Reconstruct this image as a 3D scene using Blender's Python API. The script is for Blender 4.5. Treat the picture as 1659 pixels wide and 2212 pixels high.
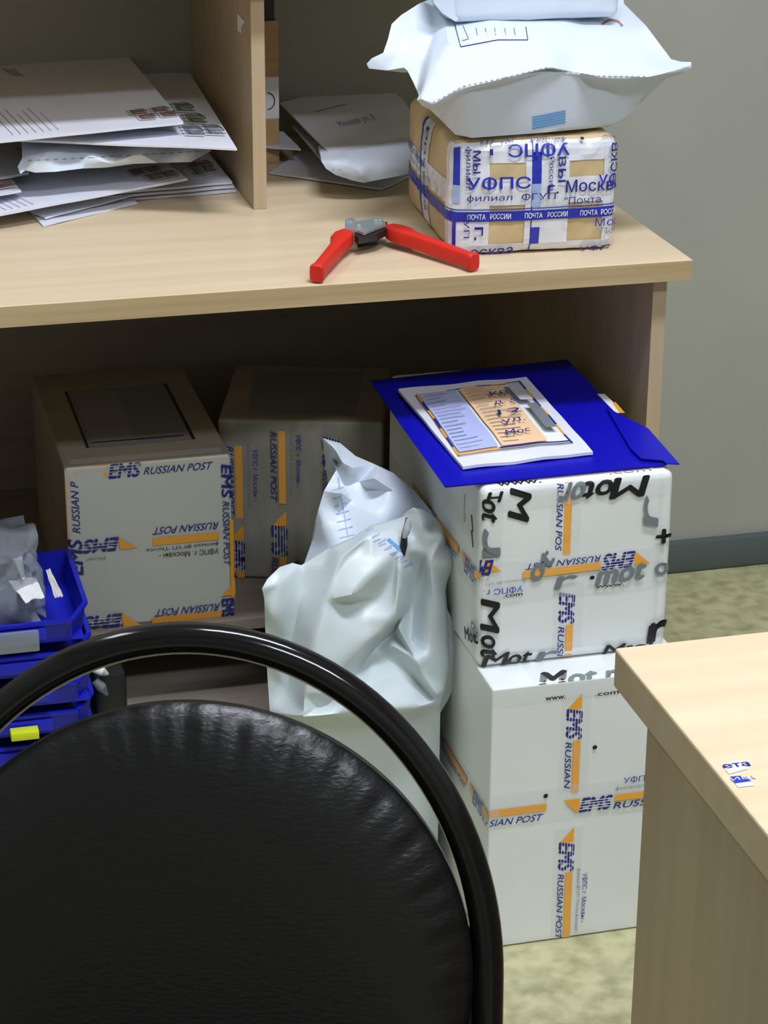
import bpy, bmesh, math, random
from mathutils import Vector, Matrix, noise, geometry
random.seed(7)
for o in list(bpy.data.objects): bpy.data.objects.remove(o)
S = bpy.context.scene
PI = math.pi

# ---------------------------------------------------------------- camera
CAM = Vector((-0.9832, -2.3467, 1.4566))
YAW, PITCH, ROLL, FPX = -0.25631926, 0.38616153, 0.00616839, 4851.3
fw = Vector((-math.sin(YAW)*math.cos(PITCH), math.cos(YAW)*math.cos(PITCH), -math.sin(PITCH)))
r0 = Vector((math.cos(YAW), math.sin(YAW), 0)); u0 = r0.cross(fw)
rt = r0*math.cos(ROLL) + u0*math.sin(ROLL); up = u0*math.cos(ROLL) - r0*math.sin(ROLL)
cd = bpy.data.cameras.new('camera'); cam = bpy.data.objects.new('camera', cd); S.collection.objects.link(cam)
cam.matrix_world = Matrix(((rt.x, up.x, -fw.x, CAM.x), (rt.y, up.y, -fw.y, CAM.y), (rt.z, up.z, -fw.z, CAM.z), (0, 0, 0, 1)))
cd.sensor_fit = 'HORIZONTAL'; cd.sensor_width = 36; cd.lens = 36*FPX/1659; cd.clip_start = .05
S.camera = cam
def ray(px, py): return fw + rt*((px-829.5)/FPX) - up*((py-1106)/FPX)
def at(ax, v, px, py):
    d = ray(px, py); return CAM + d*((v-CAM[ax])/d[ax])
def YY(v, px, py): return at(1, v, px, py)
def ZZ(v, px, py): return at(2, v, px, py)

# ---------------------------------------------------------------- world, light, exposure
w = bpy.data.worlds.new('world'); S.world = w; w.use_nodes = True
w.node_tree.nodes['Background'].inputs[0].default_value = (.75, .85, 1, 1)
w.node_tree.nodes['Background'].inputs[1].default_value = .3
S.view_settings.view_transform = 'Standard'; S.view_settings.look = 'None'
S.view_settings.exposure = 0.0; S.view_settings.gamma = 1
LIGHTS = [((-.15, -.98, 3.22), 1.2, .3, 62), ((-1.7, .1, 3.22), .3, 1.0, 12), ((.1, -2.9, 3.22), 1.2, .3, 60)]
LCOL = (.94, .97, 1.10)

# ---------------------------------------------------------------- materials
def mat(name, col, rough=.5, metal=0, spec=.5, alpha=1, coat=0, bump=None, var=None, trans=0, ior=1.45):
    m = bpy.data.materials.new(name); m.use_nodes = True; nt = m.node_tree; b = nt.nodes['Principled BSDF']
    b.inputs['Base Color'].default_value = (*col, 1); b.inputs['Roughness'].default_value = rough
    b.inputs['Metallic'].default_value = metal; b.inputs['Specular IOR Level'].default_value = spec
    b.inputs['Alpha'].default_value = alpha; b.inputs['Coat Weight'].default_value = coat
    b.inputs['Transmission Weight'].default_value = trans; b.inputs['IOR'].default_value = ior
    tc = nt.nodes.new('ShaderNodeTexCoord')
    def tex(scale, stretch, detail=4):
        mp = nt.nodes.new('ShaderNodeMapping'); mp.inputs['Scale'].default_value = stretch
        n = nt.nodes.new('ShaderNodeTexNoise'); n.inputs['Scale'].default_value = scale; n.inputs['Detail'].default_value = detail
        nt.links.new(tc.outputs['Object'], mp.inputs[0]); nt.links.new(mp.outputs[0], n.inputs[0]); return n
    if var:
        col2, scale, stretch, lo, hi = var
        n = tex(scale, stretch); cr = nt.nodes.new('ShaderNodeValToRGB')
        cr.color_ramp.elements[0].position = lo; cr.color_ramp.elements[0].color = (*col, 1)
        cr.color_ramp.elements[1].position = hi; cr.color_ramp.elements[1].color = (*col2, 1)
        nt.links.new(n.outputs[0], cr.inputs[0]); nt.links.new(cr.outputs[0], b.inputs['Base Color'])
    if bump:
        scale, stretch, st, dist = bump
        n = tex(scale, stretch, 6); bp = nt.nodes.new('ShaderNodeBump')
        bp.inputs['Strength'].default_value = st; bp.inputs['Distance'].default_value = dist
        nt.links.new(n.outputs[0], bp.inputs['Height']); nt.links.new(bp.outputs[0], b.inputs['Normal'])
    return m
def lin(r, g, b): return tuple(((c/255+.055)/1.055)**2.4 if c > 10 else c/255/12.92 for c in (r, g, b))
W1, W2 = lin(214, 196, 164), lin(204, 184, 151)
M = {}
M['wood_x'] = mat('wood_veneer_long', W1, .42, var=(W2, 9, (.25, 5, 5), .35, .75))
M['wood_z'] = mat('wood_veneer_upright', lin(190, 171, 140), .45, var=(lin(178, 158, 128), 9, (6, 6, .22), .3, .75))
M['wood_e'] = mat('wood_edge_band', lin(190, 168, 128), .5, var=(lin(170, 147, 108), 12, (.3, 6, 9), .35, .7))
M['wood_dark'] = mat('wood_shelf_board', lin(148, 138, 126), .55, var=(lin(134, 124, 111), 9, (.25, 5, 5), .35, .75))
M['wall'] = mat('wall_paint', lin(166, 166, 156), .8, var=(lin(159, 159, 149), 3, (1, 1, 1), .35, .7), bump=(60, (1, 1, 1), .15, .002))
M['base'] = mat('baseboard_plastic', lin(82, 93, 92), .5)
M['floor'] = mat('floor_linoleum', lin(190, 186, 146), .4, var=(lin(152, 150, 112), 38, (1, 1, 1), .38, .68))
M['ceil'] = mat('ceiling_paint', (.75, .75, .73), .9)
M['carton'] = mat('white_carton', lin(230, 236, 234), .42, var=(lin(223, 229, 227), 6, (1, 1, 1), .3, .7), bump=(25, (1, 1, 1), .12, .003))
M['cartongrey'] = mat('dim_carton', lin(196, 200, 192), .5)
M['dimlabel'] = mat('grey_label', lin(122, 118, 120), .6)  # label greys kept close to the cardboard tone, low contrast
M['dimlabel2'] = mat('grey_label_field', lin(134, 130, 130), .6)
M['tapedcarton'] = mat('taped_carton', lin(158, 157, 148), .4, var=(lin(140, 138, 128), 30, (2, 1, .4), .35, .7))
M['kraft'] = mat('kraft_cardboard', lin(186, 154, 112), .7, var=(lin(174, 142, 101), 20, (1, 1, 4), .35, .7))
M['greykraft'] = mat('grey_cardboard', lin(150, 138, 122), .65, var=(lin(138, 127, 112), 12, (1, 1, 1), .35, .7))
M['film'] = mat('clear_tape_film', (.85, .88, .88), .15, alpha=.22, spec=.8)
M['filmw'] = mat('milky_tape_film', lin(226, 229, 236), .16, spec=.7, alpha=.88, bump=(60, (1, 1, 1), .35, .002))
M['orange'] = mat('orange_print', lin(240, 170, 60), .35)
M['paleorange'] = mat('pale_orange_print', lin(238, 200, 160), .5)
M['lilac'] = mat('lilac_print', lin(176, 186, 232), .5)
M['navy'] = mat('navy_print', lin(38, 44, 128), .35)
M['blueprint'] = mat('blue_print', lin(40, 52, 168), .35)
M['skyprint'] = mat('light_blue_print', lin(90, 160, 225), .4)
M['paleblue'] = mat('pale_blue_print', lin(160, 178, 220), .4)
M['ink'] = mat('black_ink', lin(24, 26, 30), .4)
M['greyink'] = mat('grey_ink', lin(118, 128, 132), .4)
M['faint'] = mat('faint_ink', lin(150, 156, 170), .5)
M['white'] = mat('white_print', lin(238, 240, 242), .4)
M['paper'] = mat('envelope_paper', lin(222, 225, 236), .6, var=(lin(214, 217, 228), 10, (1, 1, 1), .35, .7))
M['paper2'] = mat('grey_envelope_paper', lin(186, 186, 194), .6)
M['stampA'] = mat('stamp_brown', lin(176, 140, 122), .6, var=(lin(138, 108, 98), 90, (1, 1, 1), .4, .6))
M['stampB'] = mat('stamp_green', lin(150, 160, 128), .6, var=(lin(104, 116, 98), 90, (1, 1, 1), .4, .6))
M['stampC'] = mat('stamp_blue', lin(150, 160, 170), .6, var=(lin(100, 110, 124), 90, (1, 1, 1), .4, .6))
M['poly'] = mat('white_polythene', lin(200, 211, 213), .36, spec=.5, bump=(9, (1, 1, 1), .3, .008))
M['polyb'] = mat('white_mailer_polythene', lin(208, 218, 230), .4, spec=.45, bump=(14, (1, 1, 1), .15, .006))
M['bluefold'] = mat('blue_folder_plastic', lin(10, 12, 172), .4, spec=.35, bump=(300, (1, 1, 1), .1, .0005))
M['bluebin'] = mat('blue_bin_plastic', lin(28, 40, 200), .35, spec=.5, var=(lin(22, 30, 165), 14, (1, 1, 1), .3, .7))
M['clear'] = mat('clear_plastic', lin(150, 160, 168), .12, alpha=.5, spec=.9, bump=(40, (1, 1, 1), .6, .004))
M['leather'] = mat('black_leatherette', lin(16, 16, 18), .34, spec=.45, bump=(160, (1, 1, 2.5), .35, .0015))
M['tube'] = mat('black_enamel', (.004, .004, .005), .12, spec=.45)
M['blackp'] = mat('black_plastic', (.012, .012, .013), .35)
M['red'] = mat('red_rubber_grip', lin(206, 44, 32), .5, spec=.35)
M['steel'] = mat('zinc_plated_steel', lin(176, 188, 192), .3, metal=.55)
M['darksteel'] = mat('dark_steel', lin(70, 74, 78), .4, metal=.8)
M['parcelkraft'] = mat('parcel_kraft_paper', lin(204, 182, 140), .5, bump=(30, (1, 1, 1), .5, .003), var=(lin(190, 166, 124), 22, (1, 1, 1), .35, .7))
M['yellow'] = mat('yellow_tag', lin(205, 220, 40), .5)
M['lampglow'] = mat('lamp_diffuser', (.9, .95, .95), .5)
nt = M['lampglow'].node_tree.nodes['Principled BSDF']; nt.inputs['Emission Color'].default_value = (.9, 1, 1, 1); nt.inputs['Emission Strength'].default_value = 4
M['metalwhite'] = mat('white_painted_metal', (.7, .7, .7), .4)

# ---------------------------------------------------------------- builders
WL = {}
def wl(o): return WL.get(o.name, Vector()) if o else Vector()
def tag(o, label=None, cat=None, group=None, kind=None):
    if label: o['label'] = label
    if cat: o['category'] = cat
    if group: o['group'] = group
    if kind: o['kind'] = kind
    return o
def thing(name, label, cat, loc=(0, 0, 0), group=None):
    o = bpy.data.objects.new(name, None); S.collection.objects.link(o); o.empty_display_size = .05
    o.location = loc; WL[o.name] = Vector(loc); return tag(o, label, cat, group)
class MB:
    def __init__(s): s.v = []; s.f = []; s.m = []; s.ms = []
    def mi(s, m):
        if m not in s.ms: s.ms.append(m)
        return s.ms.index(m)
    def add(s, vs, fs, m):
        b = len(s.v); s.v += [Vector(v) for v in vs]; k = s.mi(m)
        for f in fs: s.f.append([b+i for i in f]); s.m.append(k)
    def box(s, lo, hi, m, bev=0, rot=None, piv=None, seg=2):
        bm = bmesh.new(); bmesh.ops.create_cube(bm, size=1)
        lo, hi = Vector(lo), Vector(hi); c = (lo+hi)/2; d = hi-lo
        for v in bm.verts: v.co = Vector((v.co.x*d.x, v.co.y*d.y, v.co.z*d.z))
        if bev: bmesh.ops.bevel(bm, geom=bm.edges[:], offset=bev, segments=seg, profile=.5, affect='EDGES')
        for v in bm.verts:
            p = v.co + c
            if rot: pv = Vector(piv) if piv else c; p = rot @ (p-pv) + pv
            v.co = p
        s.bm(bm, m)
    def bm(s, bm, m):
        bm.verts.index_update()
        s.add([v.co for v in bm.verts], [[v.index for v in f.verts] for f in bm.faces], m); bm.free()
    def tube(s, pts, rad, m, n=16, closed=False, cap=True):
        pts = [Vector(p) for p in pts]; N = len(pts); vs = []; fs = []; ref = None
        for i, p in enumerate(pts):
            if closed: t = pts[(i+1) % N]-pts[i-1]
            else: t = pts[min(i+1, N-1)]-pts[max(i-1, 0)]
            t.normalize()
            if ref is None:
                ref = Vector((0, 0, 1)) if abs(t.z) < .9 else Vector((1, 0, 0))
            ref = (ref - t*ref.dot(t)).normalized(); b = t.cross(ref)
            rr = rad[i] if isinstance(rad, (list, tuple)) else rad
            for k in range(n):
                a = 2*PI*k/n; vs.append(p + ref*math.cos(a)*rr + b*math.sin(a)*rr)
        for i in range(N if closed else N-1):
            j = (i+1) % N
            for k in range(n): fs.append([i*n+k, i*n+(k+1) % n, j*n+(k+1) % n, j*n+k])
        if not closed and cap: fs.append(list(range(n))[::-1]); fs.append([(N-1)*n+k for k in range(n)])
        s.add(vs, fs, m)
    def sheet(s, P, nu, nv, th, m, N=None):
        # closed slab: top surface P(u,v), bottom offset by th along N (default -z)
        N = N or Vector((0, 0, -1)); vs = []; fs = []
        for l in (0, 1):
            for j in range(nv+1):
                for i in range(nu+1): vs.append(P(i/nu, j/nv) + N*th*l)
        k = (nu+1)*(nv+1); ix = lambda i, j, l: l*k + j*(nu+1)+i
        for j in range(nv):
            for i in range(nu):
                fs.append([ix(i, j, 0), ix(i+1, j, 0), ix(i+1, j+1, 0), ix(i, j+1, 0)])
                fs.append([ix(i, j, 1), ix(i, j+1, 1), ix(i+1, j+1, 1), ix(i+1, j, 1)])
        for i in range(nu):
            fs.append([ix(i, 0, 0), ix(i, 0, 1), ix(i+1, 0, 1), ix(i+1, 0, 0)]); fs.append([ix(i, nv, 0), ix(i+1, nv, 0), ix(i+1, nv, 1), ix(i, nv, 1)])
        for j in range(nv):
            fs.append([ix(0, j, 0), ix(0, j+1, 0), ix(0, j+1, 1), ix(0, j, 1)]); fs.append([ix(nu, j, 0), ix(nu, j, 1), ix(nu, j+1, 1), ix(nu, j+1, 0)])
        s.add(vs, fs, m)
    def build(s, name, parent=None, smooth=False, recalc=True, loc=None, angle=40):
        me = bpy.data.meshes.new(name)
        off = wl(parent) if parent else (Vector(loc) if loc is not None else Vector())
        if parent is None and loc is None:
            xs = [v.x for v in s.v]; ys = [v.y for v in s.v]; zs = [v.z for v in s.v]
            off = Vector(((min(xs)+max(xs))/2, (min(ys)+max(ys))/2, min(zs)))
        me.from_pydata([v-off for v in s.v], [], s.f)
        for m in s.ms: me.materials.append(M[m])
        for p, k in zip(me.polygons, s.m): p.material_index = k
        if recalc:
            bm = bmesh.new(); bm.from_mesh(me); bmesh.ops.recalc_face_normals(bm, faces=bm.faces); bm.to_mesh(me); bm.free()
        if smooth:
            me.shade_smooth()
            try: me.set_sharp_from_angle(angle=math.radians(angle))
            except Exception: pass
        o = bpy.data.objects.new(name, me); S.collection.objects.link(o)
        if parent: o.parent = parent; WL[o.name] = wl(parent)
        else: o.location = off; WL[o.name] = off
        return o
def quick_box(name, lo, hi, m, parent=None, bev=0, **k):
    b = MB(); b.box(lo, hi, m, bev, **k); return b.build(name, parent, smooth=bev > 0)

# ---- lettering -------------------------------------------------------------
_T = {}
def raw_text(txt):
    c = bpy.data.curves.new('tmp', 'FONT'); c.body = txt; c.size = 1; c.resolution_u = 3
    o = bpy.data.objects.new('tmp', c); S.collection.objects.link(o)
    bpy.context.view_layer.update()
    me = bpy.data.meshes.new_from_object(o.evaluated_get(bpy.context.evaluated_depsgraph_get()))
    vs = [(v.co.x, v.co.y) for v in me.vertices]; fs = [list(p.vertices) for p in me.polygons]
    bpy.data.objects.remove(o); bpy.data.curves.remove(c); bpy.data.meshes.remove(me); return vs, fs
def glyphs(txt, bold):
    if txt not in _T:
        body = txt.replace('Ф', 'О').replace('ф', 'о'); vs, fs = raw_text(body); xm = lambda q: max(v[0] for v in q)
        for k, ch in enumerate(txt):
            if ch in 'Фф':      # the round letter crossed by its upright stroke
                g = raw_text(body[:k+1])[0]; o1 = raw_text(body[k])[0]; xc = xm(g)-(xm(o1)-min(v[0] for v in o1))/2
                H = max(v[1] for v in o1); lo, hi = (-.03, H+.02) if ch == 'Ф' else (-.2, H+.22); b = len(vs)
                vs += [(xc-.045, lo), (xc+.045, lo), (xc+.045, hi), (xc-.045, hi)]; fs.append([b, b+1, b+2, b+3])
        x0 = min(v[0] for v in vs); x1 = xm(vs); y0 = min(v[1] for v in vs); y1 = max(v[1] for v in vs)
        _T[txt] = ([((x-x0)/(x1-x0), (y-y0)/(y1-y0)) for x, y in vs], fs)
    return _T[txt]
class Decal:
    """flat printing on a face: everything in metres (u right, v up) on the face, mapped by fn(u, v, eps)"""
    def __init__(s, fn, clip=None, e0=.0003, de=.00008): s.fn = fn; s.mb = MB(); s.clip = clip; s.e = e0; s.de = de
    def put(s, vs, fs, m, clip=None):
        clips = [c for c in (s.clip, clip) if c]
        if clips:
            bm = bmesh.new(); bv = [bm.verts.new((x, y, 0)) for x, y in vs]
            for f in fs:
                try: bm.faces.new([bv[i] for i in f])
                except ValueError: pass
            for c in clips:
                for co, no in (((c[0], 0, 0), (-1, 0, 0)), ((c[1], 0, 0), (1, 0, 0)), ((0, c[2], 0), (0, -1, 0)), ((0, c[3], 0), (0, 1, 0))):
                    g = bm.verts[:]+bm.edges[:]+bm.faces[:]
                    if g: bmesh.ops.bisect_plane(bm, geom=g, plane_co=co, plane_no=no, clear_outer=True)
            bm.verts.index_update(); vs = [(v.co.x, v.co.y) for v in bm.verts]; fs = [[v.index for v in f.verts] for f in bm.faces]; bm.free()
        if fs: s.mb.add([s.fn(x, y, s.e) for x, y in vs], fs, m)
        s.e += s.de
    def rect(s, u, v, w, h, m, ang=0, step=.012, clip=None, skew=0):
        nu = max(1, int(abs(w)/step)); nv = max(1, int(abs(h)/step)); ca, sa = math.cos(ang), math.sin(ang)
        vs = []
        for j in range(nv+1):
            for i in range(nu+1):
                x = w*i/nu + skew*h*j/nv; y = h*j/nv; vs.append((u+x*ca-y*sa, v+x*sa+y*ca))
        s.put(vs, [[j*(nu+1)+i, j*(nu+1)+i+1, (j+1)*(nu+1)+i+1, (j+1)*(nu+1)+i] for j in range(nv) for i in range(nu)], m, clip)
    def poly(s, pts, m, clip=None): s.put(pts, [list(range(len(pts)))], m, clip)
    def text(s, txt, u, v, w, h, m, ang=0, bold=0, shear=0, flip=False, clip=None):
        g, fs = glyphs(txt, 0); ca, sa = math.cos(ang), math.sin(ang); vs = []
        for x, y in g:
            X = (1-x if flip else x)*w + shear*(y-.5)*h; Y = y*h; vs.append((u+X*ca-Y*sa, v+X*sa+Y*ca))
        s.put(vs, fs, m, clip)
        if bold:
            o_ = bold*h*1.3
            for dx, dy in ((o_, 0), (-o_, 0), (0, o_*.7), (0, -o_*.7)): s.e -= s.de*.7; s.put([(x+dx*ca-dy*sa, y+dx*sa+dy*ca) for x, y in vs], fs, m, clip)
    def line(s, a, b, t, m):
        d = Vector((b[0]-a[0], b[1]-a[1])); s.rect(a[0], a[1], d.length, t, m, ang=math.atan2(d.y, d.x))
    def ems(s, u, v, h, ang, start=0, length=1.0, film=True, small=True, phase=0):
        """clear courier tape: origin u,v, running along ang, tape height h; printing clipped to its length"""
        ca, sa = math.cos(ang), math.sin(ang)
        def T(x, y): return (u+x*ca-y*sa, v+x*sa+y*ca)
        if film: s.rect(u-sa*(-.35*h), v+ca*(-.35*h), length, h*1.9, 'film', ang)
        per = 8.7*h; x = -phase
        while x < length:
            def ok(a, b): return b <= length+1e-4 and a >= -1e-4
            def cl(a, b): return max(a, 0), min(b, length)
            a, b = x, x+1.05*h
            if ok(a, b): s.poly([T(a, h*.95), T(b, h*.0), T(b, h*.95)], 'orange')
            a, b = x+1.15*h, x+3.05*h
            if ok(a, b):
                p = T(a, 0); s.text('EMS', p[0], p[1], 1.9*h, h, 'navy', ang, bold=.035, shear=.25)
                for q in (.17, .36, .55, .74, .9):
                    p = T(a-.1*h, h*q-.02*h); s.rect(p[0], p[1], 2.2*h, .032*h, 'white', ang)
            a, b = cl(x+3.2*h, x+8.2*h)
            if b-a > .3*h:
                p = T(a, h*.48); s.rect(p[0], p[1], b-a, .47*h, 'orange', ang)
                for q in (.62, .74, .85):
                    p = T(a, h*q); s.rect(p[0], p[1], b-a, .02*h, 'paleorange', ang)
            a, b = x+3.3*h, x+8.1*h
            if b > .5*h and a < length-.5*h:
                full = 'RUSSIAN POST'; n0 = max(0, math.ceil((0-a)/(.4*h))); n1 = min(12, int((length-a)/(.4*h)))
                sub = full[n0:n1]
                if sub.strip():
                    p = T(a+n0*.4*h, -.02*h); s.text(sub, p[0], p[1], .39*h*len(sub), .4*h, 'navy', ang, bold=.004, shear=.35)
            if small and ok(x+3*h, x+8*h):
                p = T(x+3.4*h, 1.62*h); s.text('УФПС г. Москвы -', p[0], p[1], 3.6*h, .34*h, 'blueprint', ang)
                p = T(x+3.0*h, 1.2*h); s.text('филиал ФГУП "Почта России"', p[0], p[1], 4.6*h, .3*h, 'faint', ang)
            x += per
    def build(s, name, parent):
        return s.mb.build(name, parent, recalc=False) if s.mb.f else None
class Face:
    def __init__(s, O, U, V):
        s.O = Vector(O); s.U = Vector(U).normalized(); s.V = Vector(V).normalized(); s.N = s.U.cross(s.V)
    def hit(s, px, py):
        d = ray(px, py); p = CAM + d*((s.O-CAM).dot(s.N)/d.dot(s.N)) - s.O; return p.dot(s.U), p.dot(s.V)
    def __call__(s, u, v, e=0): return s.O + s.U*u + s.V*v + s.N*e

# ================================================================ SETTING
XW0, XW1, YW0, YW1, ZC = -2.6, 2.0, -4.2, .765, 3.3
def struct(name, lo, hi, m): return tag(quick_box(name, lo, hi, m), kind='structure')
struct('floor', (XW0, YW0, -.05), (XW1, YW1, 0), 'floor')
struct('ceiling', (XW0, YW0, ZC), (XW1, YW1, ZC+.05), 'ceil')
struct('wall_back', (XW0, YW1, 0), (XW1, YW1+.1, ZC), 'wall')
struct('wall_front', (XW0, YW0-.1, 0), (XW1, YW0, ZC), 'wall')
struct('wall_left', (XW0-.1, YW0, 0), (XW0, YW1, ZC), 'wall')
struct('wall_right', (XW1, YW0, 0), (XW1+.1, YW1, ZC), 'wall')
b = MB(); b.box((XW0, YW1-.016, 0), (XW1, YW1, .055), 'base', .006); tag(b.build('baseboard_back', smooth=True), kind='structure')
for k, (loc, sx, sy, pw) in enumerate(LIGHTS):
    lab = ['ceiling light panel above the desks', 'ceiling light panel close to the back wall on the left', 'ceiling light panel at the far end behind the camera'][k]
    t = thing('ceiling_light', lab, 'light', (loc[0], loc[1], ZC))
    q = MB(); a, c = sx/2+.03, sy/2+.03
    for x0, x1, y0, y1 in ((-a, a, -c, -c+.03), (-a, a, c-.03, c), (-a, -a+.03, -c+.03, c-.03), (a-.03, a, -c+.03, c-.03)):
        q.box((loc[0]+x0, loc[1]+y0, ZC-.05), (loc[0]+x1, loc[1]+y1, ZC), 'metalwhite')
    q.build('frame', t); quick_box('diffuser', (loc[0]-sx/2, loc[1]-sy/2, ZC-.04), (loc[0]+sx/2, loc[1]+sy/2, ZC-.02), 'lampglow', t)
    L = bpy.data.lights.new('lamp', 'AREA'); L.shape = 'RECTANGLE'; L.size = sx; L.size_y = sy; L.energy = pw; L.color = LCOL
    lo = bpy.data.objects.new('lamp', L); S.collection.objects.link(lo); lo.parent = t; lo.location = (0, 0, -.08)

# ================================================================ DESK WITH SHELF UNIT
desk = thing('desk', 'long light wood veneer desk loaded with post, open shelf space underneath', 'desk', (-.7, .37, 0))
b = MB(); b.box((-1.75, 0, .7255), (0, .74, .75), 'wood_x', .0015)
o = b.build('desktop', desk)
b = MB(); b.box((-1.75, -.0012, .7262), (-.0005, 0, .7493), 'wood_e'); b.build('edge_band', desk)
b = MB(); b.box((-.0395, .02, 0), (-.0225, .72, .7255), 'wood_z'); b.build('side_panel', desk)
b = MB(); b.box((-1.73, .02, 0), (-1.712, .72, .7255), 'wood_z'); b.build('side_panel', desk)
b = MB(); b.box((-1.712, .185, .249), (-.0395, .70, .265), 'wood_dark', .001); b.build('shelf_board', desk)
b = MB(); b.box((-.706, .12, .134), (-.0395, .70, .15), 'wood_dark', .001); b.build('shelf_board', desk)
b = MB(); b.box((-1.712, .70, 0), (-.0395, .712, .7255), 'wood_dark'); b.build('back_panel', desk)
hutch = thing('desk_shelf_unit', 'upright light wood divider and shelf board standing on the desk', 'shelf', (-.9, .55, .75))
b = MB(); b.box((-.449, .341, .75), (-.432, .755, 1.035), 'wood_z', .0008); b.build('divider', hutch)
b = MB(); b.box((-1.70, .298, 1.035), (-.03, .755, 1.053), 'wood_x', .0008); b.build('shelf_board', hutch)
b = MB(); b.box((-1.70, .341, .75), (-1.683, .755, 1.035), 'wood_z', .0008); b.build('side_panel', hutch)
F = Face((-.449, .755, .75), (0, -1, 0), (0, 0, 1))
D = Decal(F, e0=.0006)
D.poly([F.hit(*p) for p in ((514, 28), (530, 48), (523, 56), (522, 73), (514, 66))], 'white'); o = D.build('sticker_remnant', hutch); o['label'] = 'torn white sticker remnant'

# ================================================================ PARCEL STACK ON THE RIGHT
def wrinkle(p, amp, sc=14):
    n = noise.noise(p*sc); m = noise.noise(p*sc*2.3+Vector((5, 1, 2)))
    return amp*(n*.8 + (1-abs(m)*3)*.35)
class RBox:
    """carton with softened edges; point maps used by its printing too"""
    def __init__(s, x0, x1, y0, y1, z0, z1, r=.006, amp=0, rot=0, bulge=0, sc=14):
        s.c = Vector(((x0+x1)/2, (y0+y1)/2, (z0+z1)/2)); s.h = Vector(((x1-x0)/2, (y1-y0)/2, (z1-z0)/2))
        s.r = r; s.amp = amp; s.R = Matrix.Rotation(rot, 3, 'Z'); s.b = bulge; s.sc = sc
    def soften(s, q, e=0):
        i = Vector([max(-s.h[k]+s.r, min(s.h[k]-s.r, q[k])) for k in range(3)]); d = q-i
        if d.length > 1e-9:
            n = d.normalized(); q = i + n*s.r
        else: n = Vector((0, 0, 1))
        if s.b:
            for k in range(3):
                a, c = (k+1) % 3, (k+2) % 3
                if k != 2: q = q + Vector([1 if j == k else 0 for j in range(3)])*n[k]*s.b*(1-(q[a]/s.h[a])**2)*(1-(q[c]/s.h[c])**2)
        lim = 1.0
        if q.z < -s.h.z+.002: lim = 0
        if s.amp: q = q + n*wrinkle(q+s.c, s.amp, s.sc)*lim
        return s.c + s.R @ (q + n*e)
    def mesh(s, m, step=.012):
        mb = MB(); h = s.h
        for k in range(3):
            a, c = (k+1) % 3, (k+2) % 3
            for sg in (-1, 1):
                na = max(2, int(2*h[a]/step)); nc = max(2, int(2*h[c]/step)); vs = []
                def samp(n, hh):
                    L = [-hh+2*hh*i/n for i in range(n+1)]
                    ex = [-hh+s.r*t for t in (.25, .5, .75, 1)]+[hh-s.r*t for t in (.25, .5, .75, 1)]
                    return sorted(set([round(x, 6) for x in L if abs(x) <= hh-s.r or abs(abs(x)-hh) < 1e-6]+[round(x, 6) for x in ex]))
                A, Cc = samp(na, h[a]), samp(nc, h[c])
                for y in Cc:
                    for x in A:
                        q = Vector((0, 0, 0)); q[k] = sg*h[k]; q[a] = x; q[c] = y; vs.append(s.soften(q))
                n = len(A)
                mb.add(vs, [[j*n+i, j*n+i+1, (j+1)*n+i+1, (j+1)*n+i] for j in range(len(Cc)-1) for i in range(n-1)], m)
        return mb
    def build(s, name, m, parent, step=.012):
        mb = s.mesh(m, step); bm = bmesh.new(); bv = [bm.verts.new(v) for v in mb.v]
        for f in mb.f: bm.faces.new([bv[i] for i in f])
        bmesh.ops.remove_doubles(bm, verts=bm.verts, dist=1e-5); q = MB(); q.bm(bm, m)
        return q.build(name, parent, smooth=True, angle=60)
    def face(s, side):
        """Face with u right / v up seen from outside; also a mapper that follows the softened surface"""
        h = s.h
        O, U, V = {'front': ((-h.x, -h.y, -h.z), (1, 0, 0), (0, 0, 1)), 'left': ((-h.x, h.y, -h.z), (0, -1, 0), (0, 0, 1)),
                   'top': ((-h.x, -h.y, h.z), (1, 0, 0), (0, 1, 0))}[side]
        O, U, V = Vector(O), Vector(U), Vector(V)
        f = Face(s.c + s.R@O, s.R@U, s.R@V)
        f.w, f.hh = {'front': (2*h.x, 2*h.z), 'left': (2*h.y, 2*h.z), 'top': (2*h.x, 2*h.y)}[side]
        fn = lambda u, v, e: s.soften(O+U*u+V*v, e)
        return f, fn
def carton(name, label, cat, bx, m, step=.012, group=None):
    t = thing(name, label, cat, (bx.c.x, bx.c.y, bx.c.z-bx.h.z), group)
    bx.build('carton', m, t, step); return t
def place(D, f, px, py, txt=None, **k): pass

LOW = RBox(-.300, -.066, -.219, .16, .001, .3375, r=.0025)
low = carton('parcel_box', 'tall white carton standing on the floor, bottom of the taped stack', 'box', LOW, 'carton')
f, fn = LOW.face('front'); clip = (.001, f.w-.001, .001, f.hh-.001)
def vtape(f, fn, clip, px, y0, y1, h, t, name='printed_tape', phase=0, rev=False, small=True):
    """tape running down the face; text top to the right"""
    a = f.hit(px, y0); c = f.hit(px, y1); D = Decal(fn, clip)
    D.ems(a[0], a[1], h, -PI/2, length=abs(a[1]-c[1]), phase=phase, small=small); D.build(name, t)
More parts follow.
